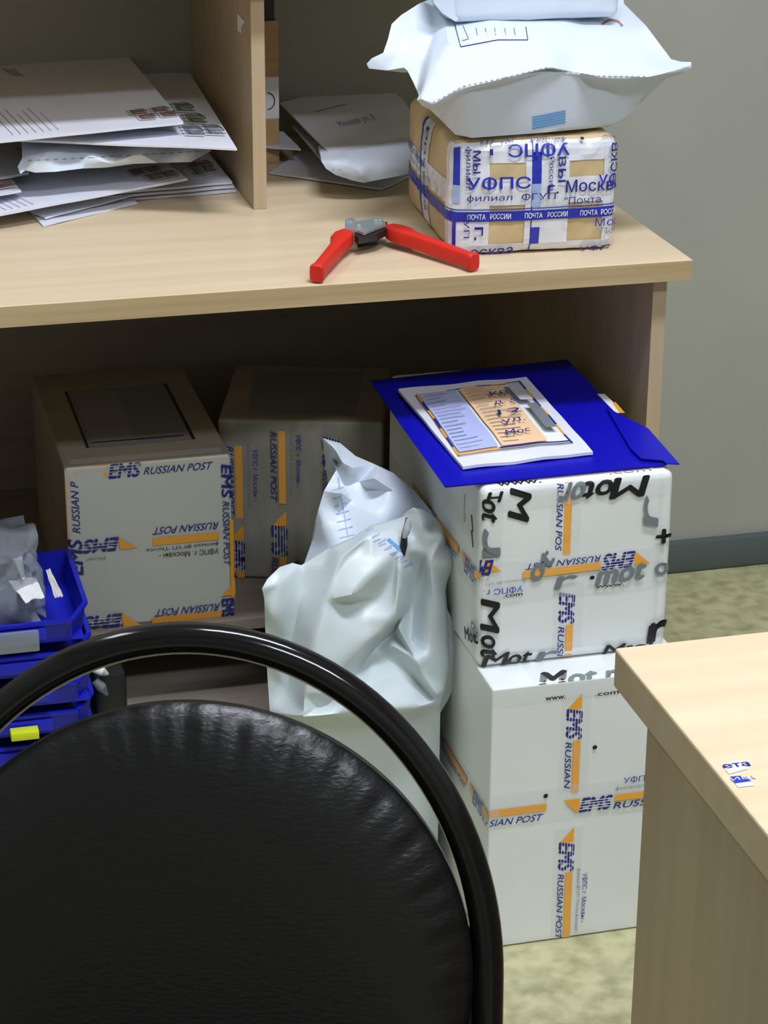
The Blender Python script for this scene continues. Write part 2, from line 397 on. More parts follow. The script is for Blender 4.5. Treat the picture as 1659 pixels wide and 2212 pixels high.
# vertical tape in two printed runs, horizontal tape across the middle
vtape(f, fn, clip, 1226, 1500, 1712, .0185, low)
vtape(f, fn, clip, 1209, 1790, 2052, .0185, low)
D = Decal(fn, clip, e0=.0011); a = f.hit(1054, 1778); s_ = .0185
D.rect(-.01, a[1]-.007, f.w+.02, .045, 'film')
ang = .0
D.rect(0, a[1]+.007, .068, .0095, 'orange')
for q in (.0095, .0118, .0141): D.rect(0, a[1]+q, .068, .0004, 'paleorange')
D.text('SIAN POST', .001, a[1]-.0045, .062, .0085, 'navy', bold=.004, shear=.35)
D.poly([(.088, a[1]+.018), (.108, a[1]+.018), (.108, a[1]), (.103, a[1]+.001)], 'orange')
D.text('EMS', .110, a[1], .036, .0175, 'navy', bold=.035, shear=.25)
for q in (.003, .0065, .010, .0132): D.rect(.107, a[1]+q, .042, .0009, 'white')
D.rect(.15, a[1]+.009, .1, .008, 'orange')
D.text('RUSSIAN', .15, a[1]-.001, .07, .0085, 'navy', bold=.004, shear=.35)
D.text('УФПС г. Москвы', .160, a[1]+.031, .10, .0075, 'blueprint')
D.text('филиал ФГУП "Почта', .150, a[1]+.022, .11, .006, 'faint')
D.build('printed_tape', low)
D = Decal(fn, clip, e0=.0016)
for px, py in ((1284, 1613), (1178, 1718)):
    D = Decal(fn, clip, e0=.0016); a = f.hit(px, py); D.poly([(a[0]+.0028*math.cos(i*PI/6), a[1]+.0028*math.sin(i*PI/6)) for i in range(12)], 'ink'); D.build('ink_dot', low)
# strip of tape along its top edge with black lettering
f2, fn2 = LOW.face('front'); D = Decal(fn2, clip, e0=.0007)
def T(D, f, txt, px, py, wpx, hpx, m, ang=0, k=1780., **kw):
    a = f.hit(px, py); D.text(txt, a[0], a[1], wpx/k, hpx/k, m, ang, **kw)
D.rect(.0, f.hh-.022, f.w, .021, 'film')
T(D, f, 'www.', 1178, 1513, 42, 7, 'ink', bold=.03)
T(D, f, '.com', 1285, 1503, 50, 6, 'ink', bold=.03)
D.build('printed_tape', low)
f, fn = LOW.face('top'); D = Decal(fn, (0, f.w, 0, .052), e0=.0006); D.rect(.05, .0, .18, .05, 'film')
T(D, f, 'M', 1180, 1484, 48, 60, 'ink', .0, bold=.05, shear=.4); T(D, f, 'ot', 1238, 1478, 56, 46, 'greyink', .0, bold=.05, shear=.4); T(D, f, 'r', 1318, 1470, 20, 40, 'greyink', .0, bold=.05, shear=.4)
D.build('printed_tape', low)
f, fn = LOW.face('left'); D = Decal(fn, (.001, f.w-.001, .001, f.hh-.001))
D.rect(0, .155, f.w, .035, 'film'); D.ems(.03, .163, .0185, 0, length=f.w-.03, film=False, small=False, phase=.05); D.build('printed_tape', low)

UP = RBox(-.3015, -.0760, -.166, .235, .3385, .5575, r=.009, amp=.0007)
upb = carton('parcel_box', 'white carton with black and orange printed tape, upper box under the blue folder', 'box', UP, 'carton')
f, fn = UP.face('front'); clip = (-.002, f.w+.002, .001, f.hh-.0005)
D = Decal(fn, clip); a = f.hit(1205, 1040); c = f.hit(1205, 1178)
D.ems(a[0], a[1], .0185, -PI/2, length=a[1]-c[1]+.012, phase=.058, small=False); D.build('printed_tape', upb)
D = Decal(fn, clip); a = f.hit(1209, 1262); D.ems(a[0], a[1], .0185, -PI/2, length=a[1]-.002, phase=.008); D.build('printed_tape', upb)
D = Decal(fn, clip, e0=.0012)      # tape across the middle, printed upside down
a = f.hit(1420, 1180); hh = .0185; v0 = a[1]
D.rect(-.001, v0-.050, f.w+.002, .052, 'film')
a1 = f.hit(1405, 1187)
D.ems(a1[0], a1[1]+.001, hh, PI+.02, length=.16, film=False, small=False)
a1 = f.hit(1082, 1233); D.poly([(a1[0], a1[1]), (a1[0]-.021, a1[1]+.001), (a1[0]-.018, a1[1]+.018)], 'orange')
T(D, f, 'EMS', 1060, 1208, 36, 32, 'navy', PI, bold=.035, shear=.25)
T(D, f, 'УФПС г.', 1128, 1263, 80, 13, 'blueprint', PI+.02); T(D, f, 'филиал ФГУП', 1136, 1245, 84, 8, 'faint', PI+.02)
T(D, f, 'ot', 1160, 1255, 60, 32, 'greyink', .9, bold=.05, shear=.3); T(D, f, 'r', 1200, 1270, 40, 26, 'greyink', bold=.05, shear=.3)
T(D, f, 'mot', 1290, 1262, 100, 34, 'greyink', .06, bold=.06, shear=.3); T(D, f, 'www.', 1285, 1268, 60, 5, 'ink', bold=.03)
T(D, f, '.com', 1085, 1288, 40, 6, 'ink', bold=.03)
a = f.hit(1277, 1245); D.poly([(a[0]+.003*math.cos(i*PI/6), a[1]+.0025*math.sin(i*PI/6)) for i in range(12)], 'ink')
D.build('printed_tape', upb)
D = Decal(fn, clip, e0=.0009)      # black lettered tape round the edges
for px0, w_ in ((0, .026),): D.rect(px0, 0, w_, f.hh, 'film')
D.rect(f.w-.018, 0, .018, f.hh, 'film'); D.rect(0, f.hh-.028, f.w, .027, 'film'); D.rect(0, .0, f.w, .02, 'film')
k_ = dict(bold=.045, shear=.3)
T(D, f, 'M', 1103, 1062, 56, 42, 'ink', -1.65, **k_); T(D, f, 'H', 1083, 1062, 28, 20, 'ink', PI, **k_)
T(D, f, 'ot', 1040, 1082, 44, 32, 'ink', -PI/2, **k_); T(D, f, 'r', 1078, 1200, 60, 34, 'greyink', PI/2, bold=.06)
T(D, f, 'M', 1396, 1028, 70, 40, 'ink', PI-.0, **k_); T(D, f, 'ot', 1322, 1036, 60, 34, 'ink', PI, **k_); T(D, f, 'or', 1262, 1040, 48, 34, 'greyink', PI, **k_)
T(D, f, 'M', 1040, 1300, 64, 36, 'ink', -PI/2, **k_); T(D, f, 'ot', 1040, 1374, 46, 32, 'ink', -PI/2, **k_)
T(D, f, 'M', 1044, 1440, 50, 26, 'ink', .05, **k_); T(D, f, 'ot', 1096, 1435, 48, 26, 'ink', .0, **k_); T(D, f, 'r', 1160, 1430, 40, 24, 'greyink', 0, **k_); T(D, f, 'M', 1305, 1415, 40, 24, 'ink', .0, **k_); T(D, f, 'r', 1350, 1410, 40, 18, 'ink', .0, **k_)
T(D, f, 'r', 1418, 1130, 60, 30, 'greyink', PI/2, **k_); T(D, f, '+', 1415, 1172, 30, 30, 'ink', 0, bold=.05)
T(D, f, 'r', 1404, 1385, 34, 40, 'ink', .2, bold=.1, shear=.3); T(D, f, 'o', 1412, 1240, 26, 26, 'greyink', 0, bold=.06)
D.build('printed_tape', upb)
f, fn = UP.face('left'); D = Decal(fn, (.0, f.w, .0, f.hh))
D.rect(f.w-.03, 0, .03, f.hh, 'film'); D.rect(.0, .085, f.w, .035, 'film')
T(D, f, 'I', 1018, 1112, 34, 6, 'ink', -1.2, bold=.02); T(D, f, 'I', 1018, 1145, 34, 6, 'ink', -1.2, bold=.02)
T(D, f, 'www.com', 1004, 1065, 60, 6, 'greyink', -PI/2, bold=.02)
D.ems(.12, .100, .0185, 0, length=f.w-.12, film=False, small=False, phase=.11)
T(D, f, 'Mot', 1012, 1380, 70, 26, 'ink', .3, bold=.06); T(D, f, 'M', 1014, 1440, 60, 22, 'ink', -1.0, bold=.06); T(D, f, 'or', 1024, 1340, 34, 20, 'greyink', -1.2, bold=.06)
D.build('printed_tape', upb)
f, fn = UP.face('top'); D = Decal(fn, (.0, f.w, .0, f.hh)); D.rect(0, 0, f.w, .05, 'film'); D.text('www.', .02, .003, .05, .006, 'ink', bold=.03); D.text('.com', .15, .006, .05, .006, 'faint'); D.build('printed_tape', upb)

# folder and form on top
ZF = .5615
FC = [ZZ(ZF, *p) for p in ((960, 1050), (1440, 1003), (1225, 776), (800, 822))]
def quadmap(c, bulge=0, noiseamp=0, seed=0, z0=0):
    c = [Vector(x) for x in c]
    def P(u, v, e=0):
        p = (c[0]*(1-u)+c[1]*u)*(1-v) + (c[3]*(1-u)+c[2]*u)*v
        p = p + Vector((0, 0, bulge*4*min(u*(1-u), .25)*4*min(v*(1-v), .25)))
        if noiseamp: p = p + Vector((0, 0, noiseamp*noise.noise(Vector((u*4+seed, v*4, seed)))))
        return p + Vector((0, 0, e))
    return P
folder = thing('plastic_folder', 'large shiny royal blue plastic folder lying on the upper white carton', 'folder', tuple((FC[0]+FC[2])/2-Vector((0, 0, .003))))
P = quadmap(FC); b = MB(); b.sheet(P, 8, 8, .0015, 'bluefold'); b.build('cover', folder, smooth=True, angle=30)
b = MB(); b.sheet(quadmap([x-Vector((0, 0, .0018)) for x in [P(.005, .004), P(.985, .006), P(.99, .99), P(.01, .99)]]), 4, 4, .001, 'bluefold'); b.build('cover', folder)
fl = [ZZ(ZF+.0035, *p) for p in ((1362, 968), (1385, 990), (1432, 994), (1440, 1001), (1468, 1002), (1400, 925), (1310, 880))]
b = MB(); n = len(fl); b.add(fl+[p-Vector((0, 0, .0012)) for p in fl], [list(range(n)), [n+i for i in range(n)][::-1]]+[[i, i+n, (i+1) % n+n, (i+1) % n] for i in range(n)], 'bluefold'); b.build('closing_flap', folder)
D = Decal(lambda u, v, e: Vector((u, v, ZF+e)), e0=.0006); 
q = [ZZ(ZF, *p) for p in ((1290, 852), (1306, 852), (1350, 893), (1330, 893))]; D.poly([(p.x, p.y) for p in q], 'white')
q = [ZZ(ZF, *p) for p in ((1322, 870), (1330, 870), (1350, 893), (1338, 893))]; D.poly([(p.x, p.y) for p in q], 'orange')
o = D.build('price_label', folder); o['label'] = 'small white and orange sticker'; o.name = 'sticker'
b = MB(); e = [ZZ(.5585, *p) for p in ((1140, 1036), (1412, 1010), (1400, 990), (1130, 1015))]
b.sheet(quadmap(e), 3, 3, .001, 'paleorange'); o = b.build('paper_slip'); tag(o, 'pinkish slip of paper whose edge peeks out between blue folder and carton', 'paper')
ZE = ZF+.009
EC = [ZZ(ZE-.004, 1000, 1008), ZZ(ZE-.004, 1281, 976), ZZ(ZE, 1137, 814), ZZ(ZE, 860, 840)]
form = thing('padded_envelope', 'white envelope with an orange and lilac address form, lying on the blue folder', 'envelope', tuple((EC[0]+EC[2])/2-Vector((0, 0, .006))))
P = quadmap(EC, .003, .002, 3); b = MB(); b.sheet(P, 18, 18, .0035, 'paper'); b.build('pouch', form, smooth=True, angle=40)
inn = [ZZ(ZE, *p) for p in ((990, 981), (1239, 953), (1123, 827), (898, 856))]
Q = quadmap(inn); 
def fm(u, v, e):
    p = Q(u, v); 
    # follow pouch surface
    d1 = (EC[1]-EC[0]); d2 = (EC[3]-EC[0]); uu = (p-EC[0]).dot(d1)/d1.length_squared; vv = (p-EC[0]).dot(d2)/d2.length_squared
    s0 = P(max(0, min(1, uu)), max(0, min(1, vv))); return Vector((p.x, p.y, s0.z+e))
D = Decal(fm, e0=.0008, de=.00012)
D.rect(0, 0, 1, 1, 'white', step=.08)
for i in range(7): D.rect(i/7, .985, 1/7, .015, ['navy', 'orange'][i % 2]); D.rect(0, i/7, .018, 1/7, ['orange', 'navy'][i % 2], step=.08); D.rect(.98, i/7, .018, 1/7, ['navy', 'orange'][i % 2], step=.08)
D.rect(0, 0, .36, .02, 'orange'); D.rect(.36, 0, .62, .02, 'navy')
D.rect(.02, .03, .34, .93, 'lilac', step=.08); D.rect(.39, .03, .40, .93, 'paleorange', step=.08)
for r_ in range(16):
    v_ = .08+r_*.054; D.rect(.04, v_, .12+.16*random.random(), .009, 'faint', step=.1); D.rect(.42, v_, .1+.25*random.random(), .008, 'greyink', step=.1)
for r_ in range(5): D.text(['Moc', 'ул.', '12', 'д. 5', 'кв.'][r_], .48+.03*r_, .12+r_*.15, .22, .07, 'navy', .1, shear=.3)
D.rect(.84, .18, .10, .38, 'greyink', step=.1); D.rect(.82, .62, .12, .3, 'paper2', step=.1)
D.build('address_form', form)

# ================================================================ ITEMS UNDER THE DESK
LB = RBox(-.716, -.511, .2, .556, .2655, .4825, r=.0035, rot=0)
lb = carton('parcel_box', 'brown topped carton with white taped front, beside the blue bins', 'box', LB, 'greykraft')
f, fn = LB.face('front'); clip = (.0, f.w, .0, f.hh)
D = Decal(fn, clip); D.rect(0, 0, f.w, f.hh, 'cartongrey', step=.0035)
W_ = f.w; H_ = f.hh
D.rect(0, H_-.008, W_, .008, 'orange'); D.rect(0, 0, .006, H_, 'orange')
D.poly([(.013, H_), (.03, H_), (.022, H_-.006), (.014, H_-.01), (.0, H_-.01), (0, H_)], 'orange')
D.rect(.020, H_-.01, .015, .01, 'cartongrey'); D.rect(.187, H_-.01, .02, .01, 'cartongrey')
D.poly([(.035, H_), (.054, H_), (.052, H_-.018)], 'orange')
D.text('EMS', .056, H_-.019, .036, .018, 'navy', bold=.035, shear=.2)
for q_ in (.004, .008, .012, .0155): D.rect(.053, H_-.019+q_, .042, .0008, 'cartongrey')
D.text('RUSSIAN POST', .098, H_-.0175, .083, .0095, 'navy', bold=.004, shear=.35)
D.text('RUSSIAN P', .0165, H_-.085, .066, .0095, 'navy', PI/2, bold=.004, shear=.35)
D.text('EMS', .0175, H_-.140, .045, .0165, 'navy', PI/2, bold=.035, shear=.25)
D.text('RUSSIAN POST', W_-.019, H_-.088, .080, .0095, 'navy', PI, bold=.004, shear=.35)
D.rect(.105, H_-.112, W_-.122, .010, 'orange')
D.poly([(.062, H_-.096), (.064, H_-.113), (.086, H_-.113)], 'orange')
D.text('EMS', .060, H_-.096, .040, .0175, 'navy', PI, bold=.035, shear=.25)
for q_ in (.004, .008, .012): D.rect(.017, H_-.0975-q_, .045, .0008, 'cartongrey')
D.text('филиал ФГУП "Почта', W_-.018, H_-.114, .09, .0055, 'ink', PI); D.text('УФПС г. Москвы -', W_-.018, H_-.123, .075, .0075, 'ink', PI)
D.text('России"', .045, H_-.120, .024, .004, 'greyink', PI)
D.text('EMS', W_-.0125, H_-.014, .042, .0115, 'navy', -PI/2, bold=.035, shear=.25); D.text('RUSSIAN POST', W_-.012, H_-.062, .085, .0085, 'navy', -PI/2, bold=.004, shear=.35)
D.rect(W_-.004, .02, .004, .11, 'orange')
D.rect(.100, .0, W_-.115, .008, 'orange'); D.text('RUSSIAN POST', W_-.020, .019, .080, .0095, 'navy', PI, bold=.004, shear=.35)
D.poly([(.062, .019), (.064, .001), (.086, .001)], 'orange'); D.text('EMS', .060, .0185, .045, .017, 'navy', PI, bold=.035, shear=.25)
for q_ in (.004, .008, .012): D.rect(.012, .0175-q_, .05, .0008, 'cartongrey')
D.poly([(W_-.016, .028), (W_, .028), (W_, .048)], 'orange'); D.text('EMS', W_-.016, .024, .024, .014, 'navy', -PI/2, bold=.035)
D.build('printed_tape', lb)
f, fn = LB.face('top'); D = Decal(fn, (0, f.w, 0, f.hh))
D.rect(0, .0, f.w, .025, 'film'); D.rect(.035, .06, .135, .22, 'dimlabel'); D.rect(.045, .07, .055, .2, 'dimlabel2')
D.rect(.045, .075, .115, .004, 'ink'); D.rect(.036, .06, .003, .22, 'ink'); D.rect(.168, .06, .004, .22, 'ink'); o = D.build('address_label', lb)

ROT = -.30
BBc = ZZ(.266, 498, 1312)
BB = RBox(-.478, -.265, .28, .50, .2655, .487, r=.006, rot=ROT)
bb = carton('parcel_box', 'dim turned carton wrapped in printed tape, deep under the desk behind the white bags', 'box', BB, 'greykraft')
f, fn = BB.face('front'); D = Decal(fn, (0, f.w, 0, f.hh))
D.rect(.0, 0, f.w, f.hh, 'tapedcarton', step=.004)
D.ems(.012, f.hh-.002, .02, -PI/2, length=f.hh, film=False, small=True, phase=.03); D.ems(.068, f.hh-.01, .02, -PI/2, length=f.hh-.01, film=False, small=True, phase=.06)
D.ems(.135, f.hh-.01, .02, -PI/2, length=f.hh-.01, film=False, small=False, phase=.01)
for u_, v_ in ((.03, .03), (.1, .025), (.16, .1)): D.poly([(u_+.003*math.cos(i*PI/5), v_+.003*math.sin(i*PI/5)) for i in range(10)], 'ink')
D.build('printed_tape', bb)
f, fn = BB.face('top'); D = Decal(fn, (0, f.w, 0, f.hh)); D.rect(.03, .02, .15, .18, 'dimlabel2'); D.rect(.034, .024, .142, .172, 'dimlabel'); D.build('address_label', bb)

# ---- white plastic bags (draped polythene round upright parcels) ------------
def drape(name, rim, inner, m, parent, back, cuts=3, amp=.003, sc=30, seed=0, smooth_it=1, shift=(0, 0, 0), shr=.85, creases=(), ang=50):
    """closed crumpled skin: rim = silhouette loop, inner = crease points, all (px,py,y) -> world points on real depths"""
    pts = list(rim)+list(inner); n = len(rim); cons = []
    for cr in creases:
        for i, p in enumerate(cr):
            pts.append(p)
            if i: cons.append((len(pts)-2, len(pts)-1))
    W3 = [YY(p[2], p[0], p[1]) for p in pts]; P2 = [Vector((p[0], p[1])) for p in pts]
    edges = [(i, (i+1) % n) for i in range(n)] + cons
    vo, eo, fo, ov, oe, of = geometry.delaunay_2d_cdt(P2, edges, [list(range(n))], 1, .01)
    bm = bmesh.new(); bv = []
    for i, v in enumerate(vo):
        if ov[i]: bv.append(bm.verts.new(W3[ov[i][0]]))
        else:
            k = min(range(len(P2)), key=lambda q: (P2[q]-v).length); bv.append(bm.verts.new(YY(pts[k][2], v.x, v.y)))
    for fc in fo:
        try: bm.faces.new([bv[i] for i in fc])
        except ValueError: pass
    bmesh.ops.subdivide_edges(bm, edges=bm.edges[:], cuts=cuts, use_grid_fill=True)
    bmesh.ops.triangulate(bm, faces=[f_ for f_ in bm.faces if len(f_.verts) > 4])
    bnd = [v for v in bm.verts if v.is_boundary]
    bs = set(bnd)
    for _ in range(smooth_it): bmesh.ops.smooth_vert(bm, verts=[v for v in bm.verts if v not in bs], factor=.5, use_axis_x=True, use_axis_y=True, use_axis_z=True)
    for v in bm.verts:
        if v in bs: continue
        p = v.co; q = Vector((p.x, p.z, seed))
        r1 = abs(noise.noise(q*sc)); r2 = noise.noise(q*sc*.5+Vector((9, 3, 1)))
        v.co.y += amp*(r2*1.2 - (1-r1*2)*.7)
    # back half: boundary carried back and pulled inwards
    cen = sum((v.co for v in bnd), Vector())/len(bnd); zmin = min(v.co.z for v in bm.verts); sh = Vector(shift)
    bed = [e for e in bm.edges if e.is_boundary]
    prev = {v: v for v in bnd}
    for fr in (.35, 1.0):
        new = {}
        for v in bnd:
            p = v.co.copy(); s_ = 1-(1-shr)*fr
            q = Vector((cen.x+(p.x-cen.x)*s_, p.y+back*fr, zmin+(p.z-zmin)*s_)) + sh*fr
            new[v] = bm.verts.new(q)
        for e in bed:
            a, c_ = e.verts
            try: bm.faces.new([prev[a], prev[c_], new[c_], new[a]])
            except ValueError: pass
        prev = new
    cb = bm.verts.new(sum((v.co for v in prev.values()), Vector())/len(prev))
    for e in bed:
        a, c_ = e.verts
        try: bm.faces.new([prev[a], prev[c_], cb])
        except ValueError: pass
    q = MB(); q.bm(bm, m); return q.build(name, parent, smooth=True, angle=ang)

# back bag
rim = [(696, 946, 0.070), (735, 957, 0.070), (768, 985, 0.065), (810, 1003, 0.060), (850, 1022, 0.060), (895, 1060, 0.050), (935, 1108, 0.020), (955, 1135, 0.010), (950, 1230, 0.000), (940, 1400, 0.000), (930, 1560, 0.000), (920, 1850, 0.005),
       (690, 1870, 0.010), (640, 1500, 0.010), (640, 1300, 0.010), (656, 1220, 0.020), (672, 1175, 0.025), (680, 1130, 0.030), (688, 1100, 0.030), (700, 1060, 0.035), (727, 1014, 0.050), (713, 990, 0.065), (701, 966, 0.070)]
inner = [(722, 968, 0.045), (740, 1000, 0.035), (728, 1000, 0.070), (760, 1010, 0.025), (808, 1033, 0.000), (790, 1055, 0.035), (775, 1040, 0.040), (850, 1060, 0.015), (900, 1110, 0.015), (740, 1065, 0.005), (730, 1110, 0.015), (755, 1140, 0.000), (700, 1130, 0.005), (720, 1180, -0.010), (830, 1110, -0.010),
         (800, 1180, -0.015), (870, 1160, 0.000), (930, 1200, 0.000), (760, 1080, 0.020), (745, 1050, 0.040), (700, 1250, -0.010), (850, 1350, -0.015), (940, 1350, -0.010), (700, 1500, -0.010), (850, 1600, -0.010)]
bagB = thing('plastic_bag', 'pale polythene mailer with a pointed top, leaning behind the crumpled white bag', 'bag', (-.37, .08, 0))
drape('wrapper', rim, inner, 'polyb', bagB, .035, seed=4, shr=.85, amp=.001, shift=(.013, 0, -.025))
# front bag
rim = [(892, 1096, -0.040), (914, 1101, -0.040), (938, 1117, -0.040), (956, 1145, -0.040), (966, 1176, -0.045), (978, 1190, -0.050), (989, 1206, -0.055), (978, 1228, -0.060), (966, 1251, -0.060), (963, 1275, -0.060), (967, 1325, -0.070), (972, 1442, -0.080), (963, 1484, -0.085), (951, 1526, -0.090), (950, 1607, -0.080), (945, 1850, -0.075),
       (940, 1905, -0.075), (600, 1990, -0.075), (592, 1750, -0.070), (583, 1540, -0.060), (577, 1449, -0.060), (573, 1360, -0.060), (571, 1294, -0.065), (566, 1271, -0.070), (578, 1250, -0.060), (604, 1225, -0.050), (632, 1216, -0.040), (651, 1221, -0.040), (680, 1203, -0.035), (716, 1181, -0.035), (762, 1160, -0.035), (801, 1135, -0.030), (868, 1117, -0.030), (880, 1104, -0.035)]
creases = [[(801, 1152, -0.070), (738, 1202, -0.082), (703, 1300, -0.100), (676, 1400, -0.113), (657, 1500, -0.120), (655, 1545, -0.128)],
           [(700, 1217, -0.056), (650, 1290, -0.050), (628, 1390, -0.048), (622, 1490, -0.054)],
           [(745, 1215, -0.082), (757, 1288, -0.114), (800, 1243, -0.104), (858, 1188, -0.078)],
           [(764, 1304, -0.080), (812, 1292, -0.076), (846, 1256, -0.076)],
           [(874, 1190, -0.076), (863, 1245, -0.092), (853, 1330, -0.100), (822, 1368, -0.102), (790, 1391, -0.108), (735, 1440, -0.120)],
           [(872, 1325, -0.062), (848, 1368, -0.056), (806, 1402, -0.060), (775, 1450, -0.080)],
           [(922, 1192, -0.070), (906, 1225, -0.050), (892, 1300, -0.048), (886, 1390, -0.066)],
           [(955, 1160, -0.066), (928, 1215, -0.084), (936, 1290, -0.092), (927, 1410, -0.100), (912, 1470, -0.106)],
           [(858, 1352, -0.090), (900, 1425, -0.114), (944, 1500, -0.110)],
           [(846, 1392, -0.082), (880, 1450, -0.088), (930, 1508, -0.092)],
           [(655, 1548, -0.128), (740, 1541, -0.134), (820, 1534, -0.134), (900, 1527, -0.126), (944, 1514, -0.100)],
           [(668, 1566, -0.096), (740, 1582, -0.092), (820, 1574, -0.094), (900, 1562, -0.098)],
           [(905, 1108, -0.050), (912, 1135, -0.070), (895, 1165, -0.066)], [(938, 1135, -0.045), (925, 1160, -0.070)]]
inner = [(605, 1262, -0.066), (590, 1330, -0.076), (590, 1430, -0.070), (720, 1345, -0.106), (690, 1470, -0.118), (740, 1490, -0.118), (800, 1470, -0.110), (820, 1500, -0.120), (700, 1520, -0.108), (690, 1500, -0.122), (780, 1180, -0.072), (830, 1150, -0.066), (800, 1205, -0.086), (780, 1340, -0.094), (960, 1215, -0.074), (950, 1245, -0.070),
         (670, 1700, -0.088), (800, 1700, -0.090), (920, 1700, -0.088), (670, 1880, -0.085), (800, 1880, -0.085), (900, 1850, -0.085)]
bagF = thing('plastic_bag', 'crumpled white plastic bag with a dark tie slot, standing left of the tall carton stack', 'bag', (-.38, 0, 0))
drape('wrapper', rim, inner, 'poly', bagF, .055, creases=creases, cuts=4, smooth_it=2, seed=1, shr=.88, amp=.0012, sc=26, shift=(.011, 0, -.02))
b = MB(); pts = [YY(-.076, *p) for p in ((880, 1120), (874, 1150), (872, 1178), (870, 1205), (865, 1225), (861, 1240))]
b.tube(pts, [.0020, .0034, .0046, .002, .0016, .0009], 'blackp', 10); b.build('tie_slot', bagF, smooth=True)
b = MB(); pts = [YY(-.0795, *p) for p in ((882, 1122), (881, 1136), (877, 1150), (873, 1162))]
b.tube(pts, [.0022, .0046, .0044, .0022], 'paper2', 10); b.build('tie_loop', bagF, smooth=True)
F = Face((-.5, -.012, 0), (1, 0, 0), (0, 0, 1))
# side flap
rim = [(958, 1300, -.055), (973, 1330, -.06), (987, 1375, -.065), (993, 1410, -.068), (987, 1465, -.065), (969, 1510, -.06), (948, 1545, -.058), (935, 1500, -.06), (935, 1400, -.06)]
drape('side_flap', rim, [(965, 1400, -.07), (972, 1450, -.066)], 'polyb', bagF, .010, amp=.0006, shr=.8)

# ---- blue bins ---------------------------------------------------------------
BX1, BY0, BWd, BDp, PIT = -.7165, -.01, .235, .185, .0385
def make_bin():
    t = thing('storage_bin', 'blue plastic storage bin', 'bin', (BX1-BWd/2, BY0+BDp/2, .002), 'stacked blue plastic bins')
    x0, x1, y0, y1 = BX1-BWd, BX1, BY0, BY0+BDp; z = .002; h = .0365; th = .0025
    b = MB(); b.box((x0+.006, y0+.006, z), (x1-.006, y1-.006, z+.003), 'bluebin', .001)
    # walls with outward lean and rim
    def wall(a, c, lowf=1.0, lowc=1.0):
        a, c = Vector(a), Vector(c); d = (c-a).normalized(); n = Vector((d.y, -d.x, 0))
        vs = []
        for p, hh in ((a, h*lowf), (c, h*lowc)):
            for (off, zz) in ((-.006, 0), (-.0005, hh-.004), (.0025, hh-.004), (.0025, hh), (-.003, hh), (-.0085, .001)): vs.append(p+n*off+Vector((0, 0, zz)))
        b.add(vs, [[i, (i+1) % 6, 6+(i+1) % 6, 6+i] for i in range(6)]+[list(range(6))[::-1], [6+i for i in range(6)]], 'bluebin')
    wall((x0, y1, z), (x0, y0+.03, z)); wall((x0, y0+.03, z), (x0+.02, y0, z), 1, .8)
    wall((x0+.02, y0, z), (x1-.02, y0, z), .8, .8); wall((x1-.02, y0, z), (x1, y0+.03, z), .8, 1); wall((x1, y0+.03, z), (x1, y1, z)); wall((x1, y1, z), (x0, y1, z))
    b.build('tray', t, smooth=True, angle=35)
    q = MB(); q.box((x0+.05, y0-.0075, z+.010), (x1-.05, y0-.004, z+.024), 'bluebin', .001); q.build('label_holder', t, smooth=True)
    return t
def copy_tree(o, parent=None):
    c = o.copy(); S.collection.objects.link(c)
    if parent: c.parent = parent
    for ch in list(o.children):
        if ch.parent is o: copy_tree(ch, c)
    return c
ords = ['bottom', 'second from the bottom', 'third from the bottom', 'fourth from the bottom', 'fifth from the bottom', 'fifth from the top', 'fourth from the top', 'third from the top', 'second from the top', 'topmost']
bin0 = make_bin(); bins = [bin0]
for i in range(1, 10):
    kids = list(bin0.children)
    c = bin0.copy(); S.collection.objects.link(c); c.location = bin0.location + Vector((random.uniform(-.0015, .0015), random.uniform(-.003, .003), i*PIT)); c.rotation_euler.z = random.uniform(-.01, .01)
    for k in kids: d = k.copy(); S.collection.objects.link(d); d.parent = c
    bins.append(c)
for i, c in enumerate(bins): c['label'] = 'blue plastic bin, %s of the stack at the left edge' % ords[i]
ZB = .002+9*PIT
# clear bags with small parts in the topmost bin
def crumple(name, lo, hi, m, amp, seed, sub=4, label=None, cat=None, parent=None, group=None):
    bm = bmesh.new(); bmesh.ops.create_icosphere(bm, subdivisions=sub, radius=1); lo, hi = Vector(lo), Vector(hi); c = (lo+hi)/2; h = (hi-lo)/2
    for v in bm.verts:
        p = v.co; q = Vector([math.copysign(abs(p[k])**.6, p[k]) for k in range(3)])
        d = noise.noise(p*2.2+Vector((seed, 0, 0)))*.22 + (abs(noise.noise(p*5+Vector((seed, 3, 0))))-.2)*.35*amp
        q = q*(1+d); q = Vector([max(-1, min(1.0, q[k])) for k in range(3)])
        v.co = Vector((c.x+q.x*h.x, c.y+q.y*h.y, c.z+q.z*h.z))
    b = MB(); b.bm(bm, m); o = b.build(name, parent, smooth=True, angle=50)
    if label: tag(o, label, cat, group)
    return o
x0 = BX1-BWd
crumple('clear_bag', (x0+.016, BY0+.02, ZB+.004), (BX1-.045, BY0+.175, ZB+.10), 'clear', 1, 2, label='crumpled clear plastic bag heaped in the topmost blue bin', cat='bag')
def scrap(name, px, m, z, label, cat, th=.0012):
    c = [ZZ(z, *p) for p in px]; b = MB(); b.sheet(quadmap(c, .0, .003, z*50), 6, 6, th, m); o = b.build(name, smooth=True, angle=40); return tag(o, label, cat)
scrap('paper_label', ((55, 1300), (96, 1288), (78, 1248), (18, 1254)), 'white', ZB+.060, 'creased white printed label on the clear bag in the blue bin', 'label')
scrap('plastic_strip', ((118, 1290), (136, 1286), (108, 1228), (99, 1232)), 'metalwhite', ZB+.050, 'narrow pale strip lying in the topmost blue bin', 'strip')
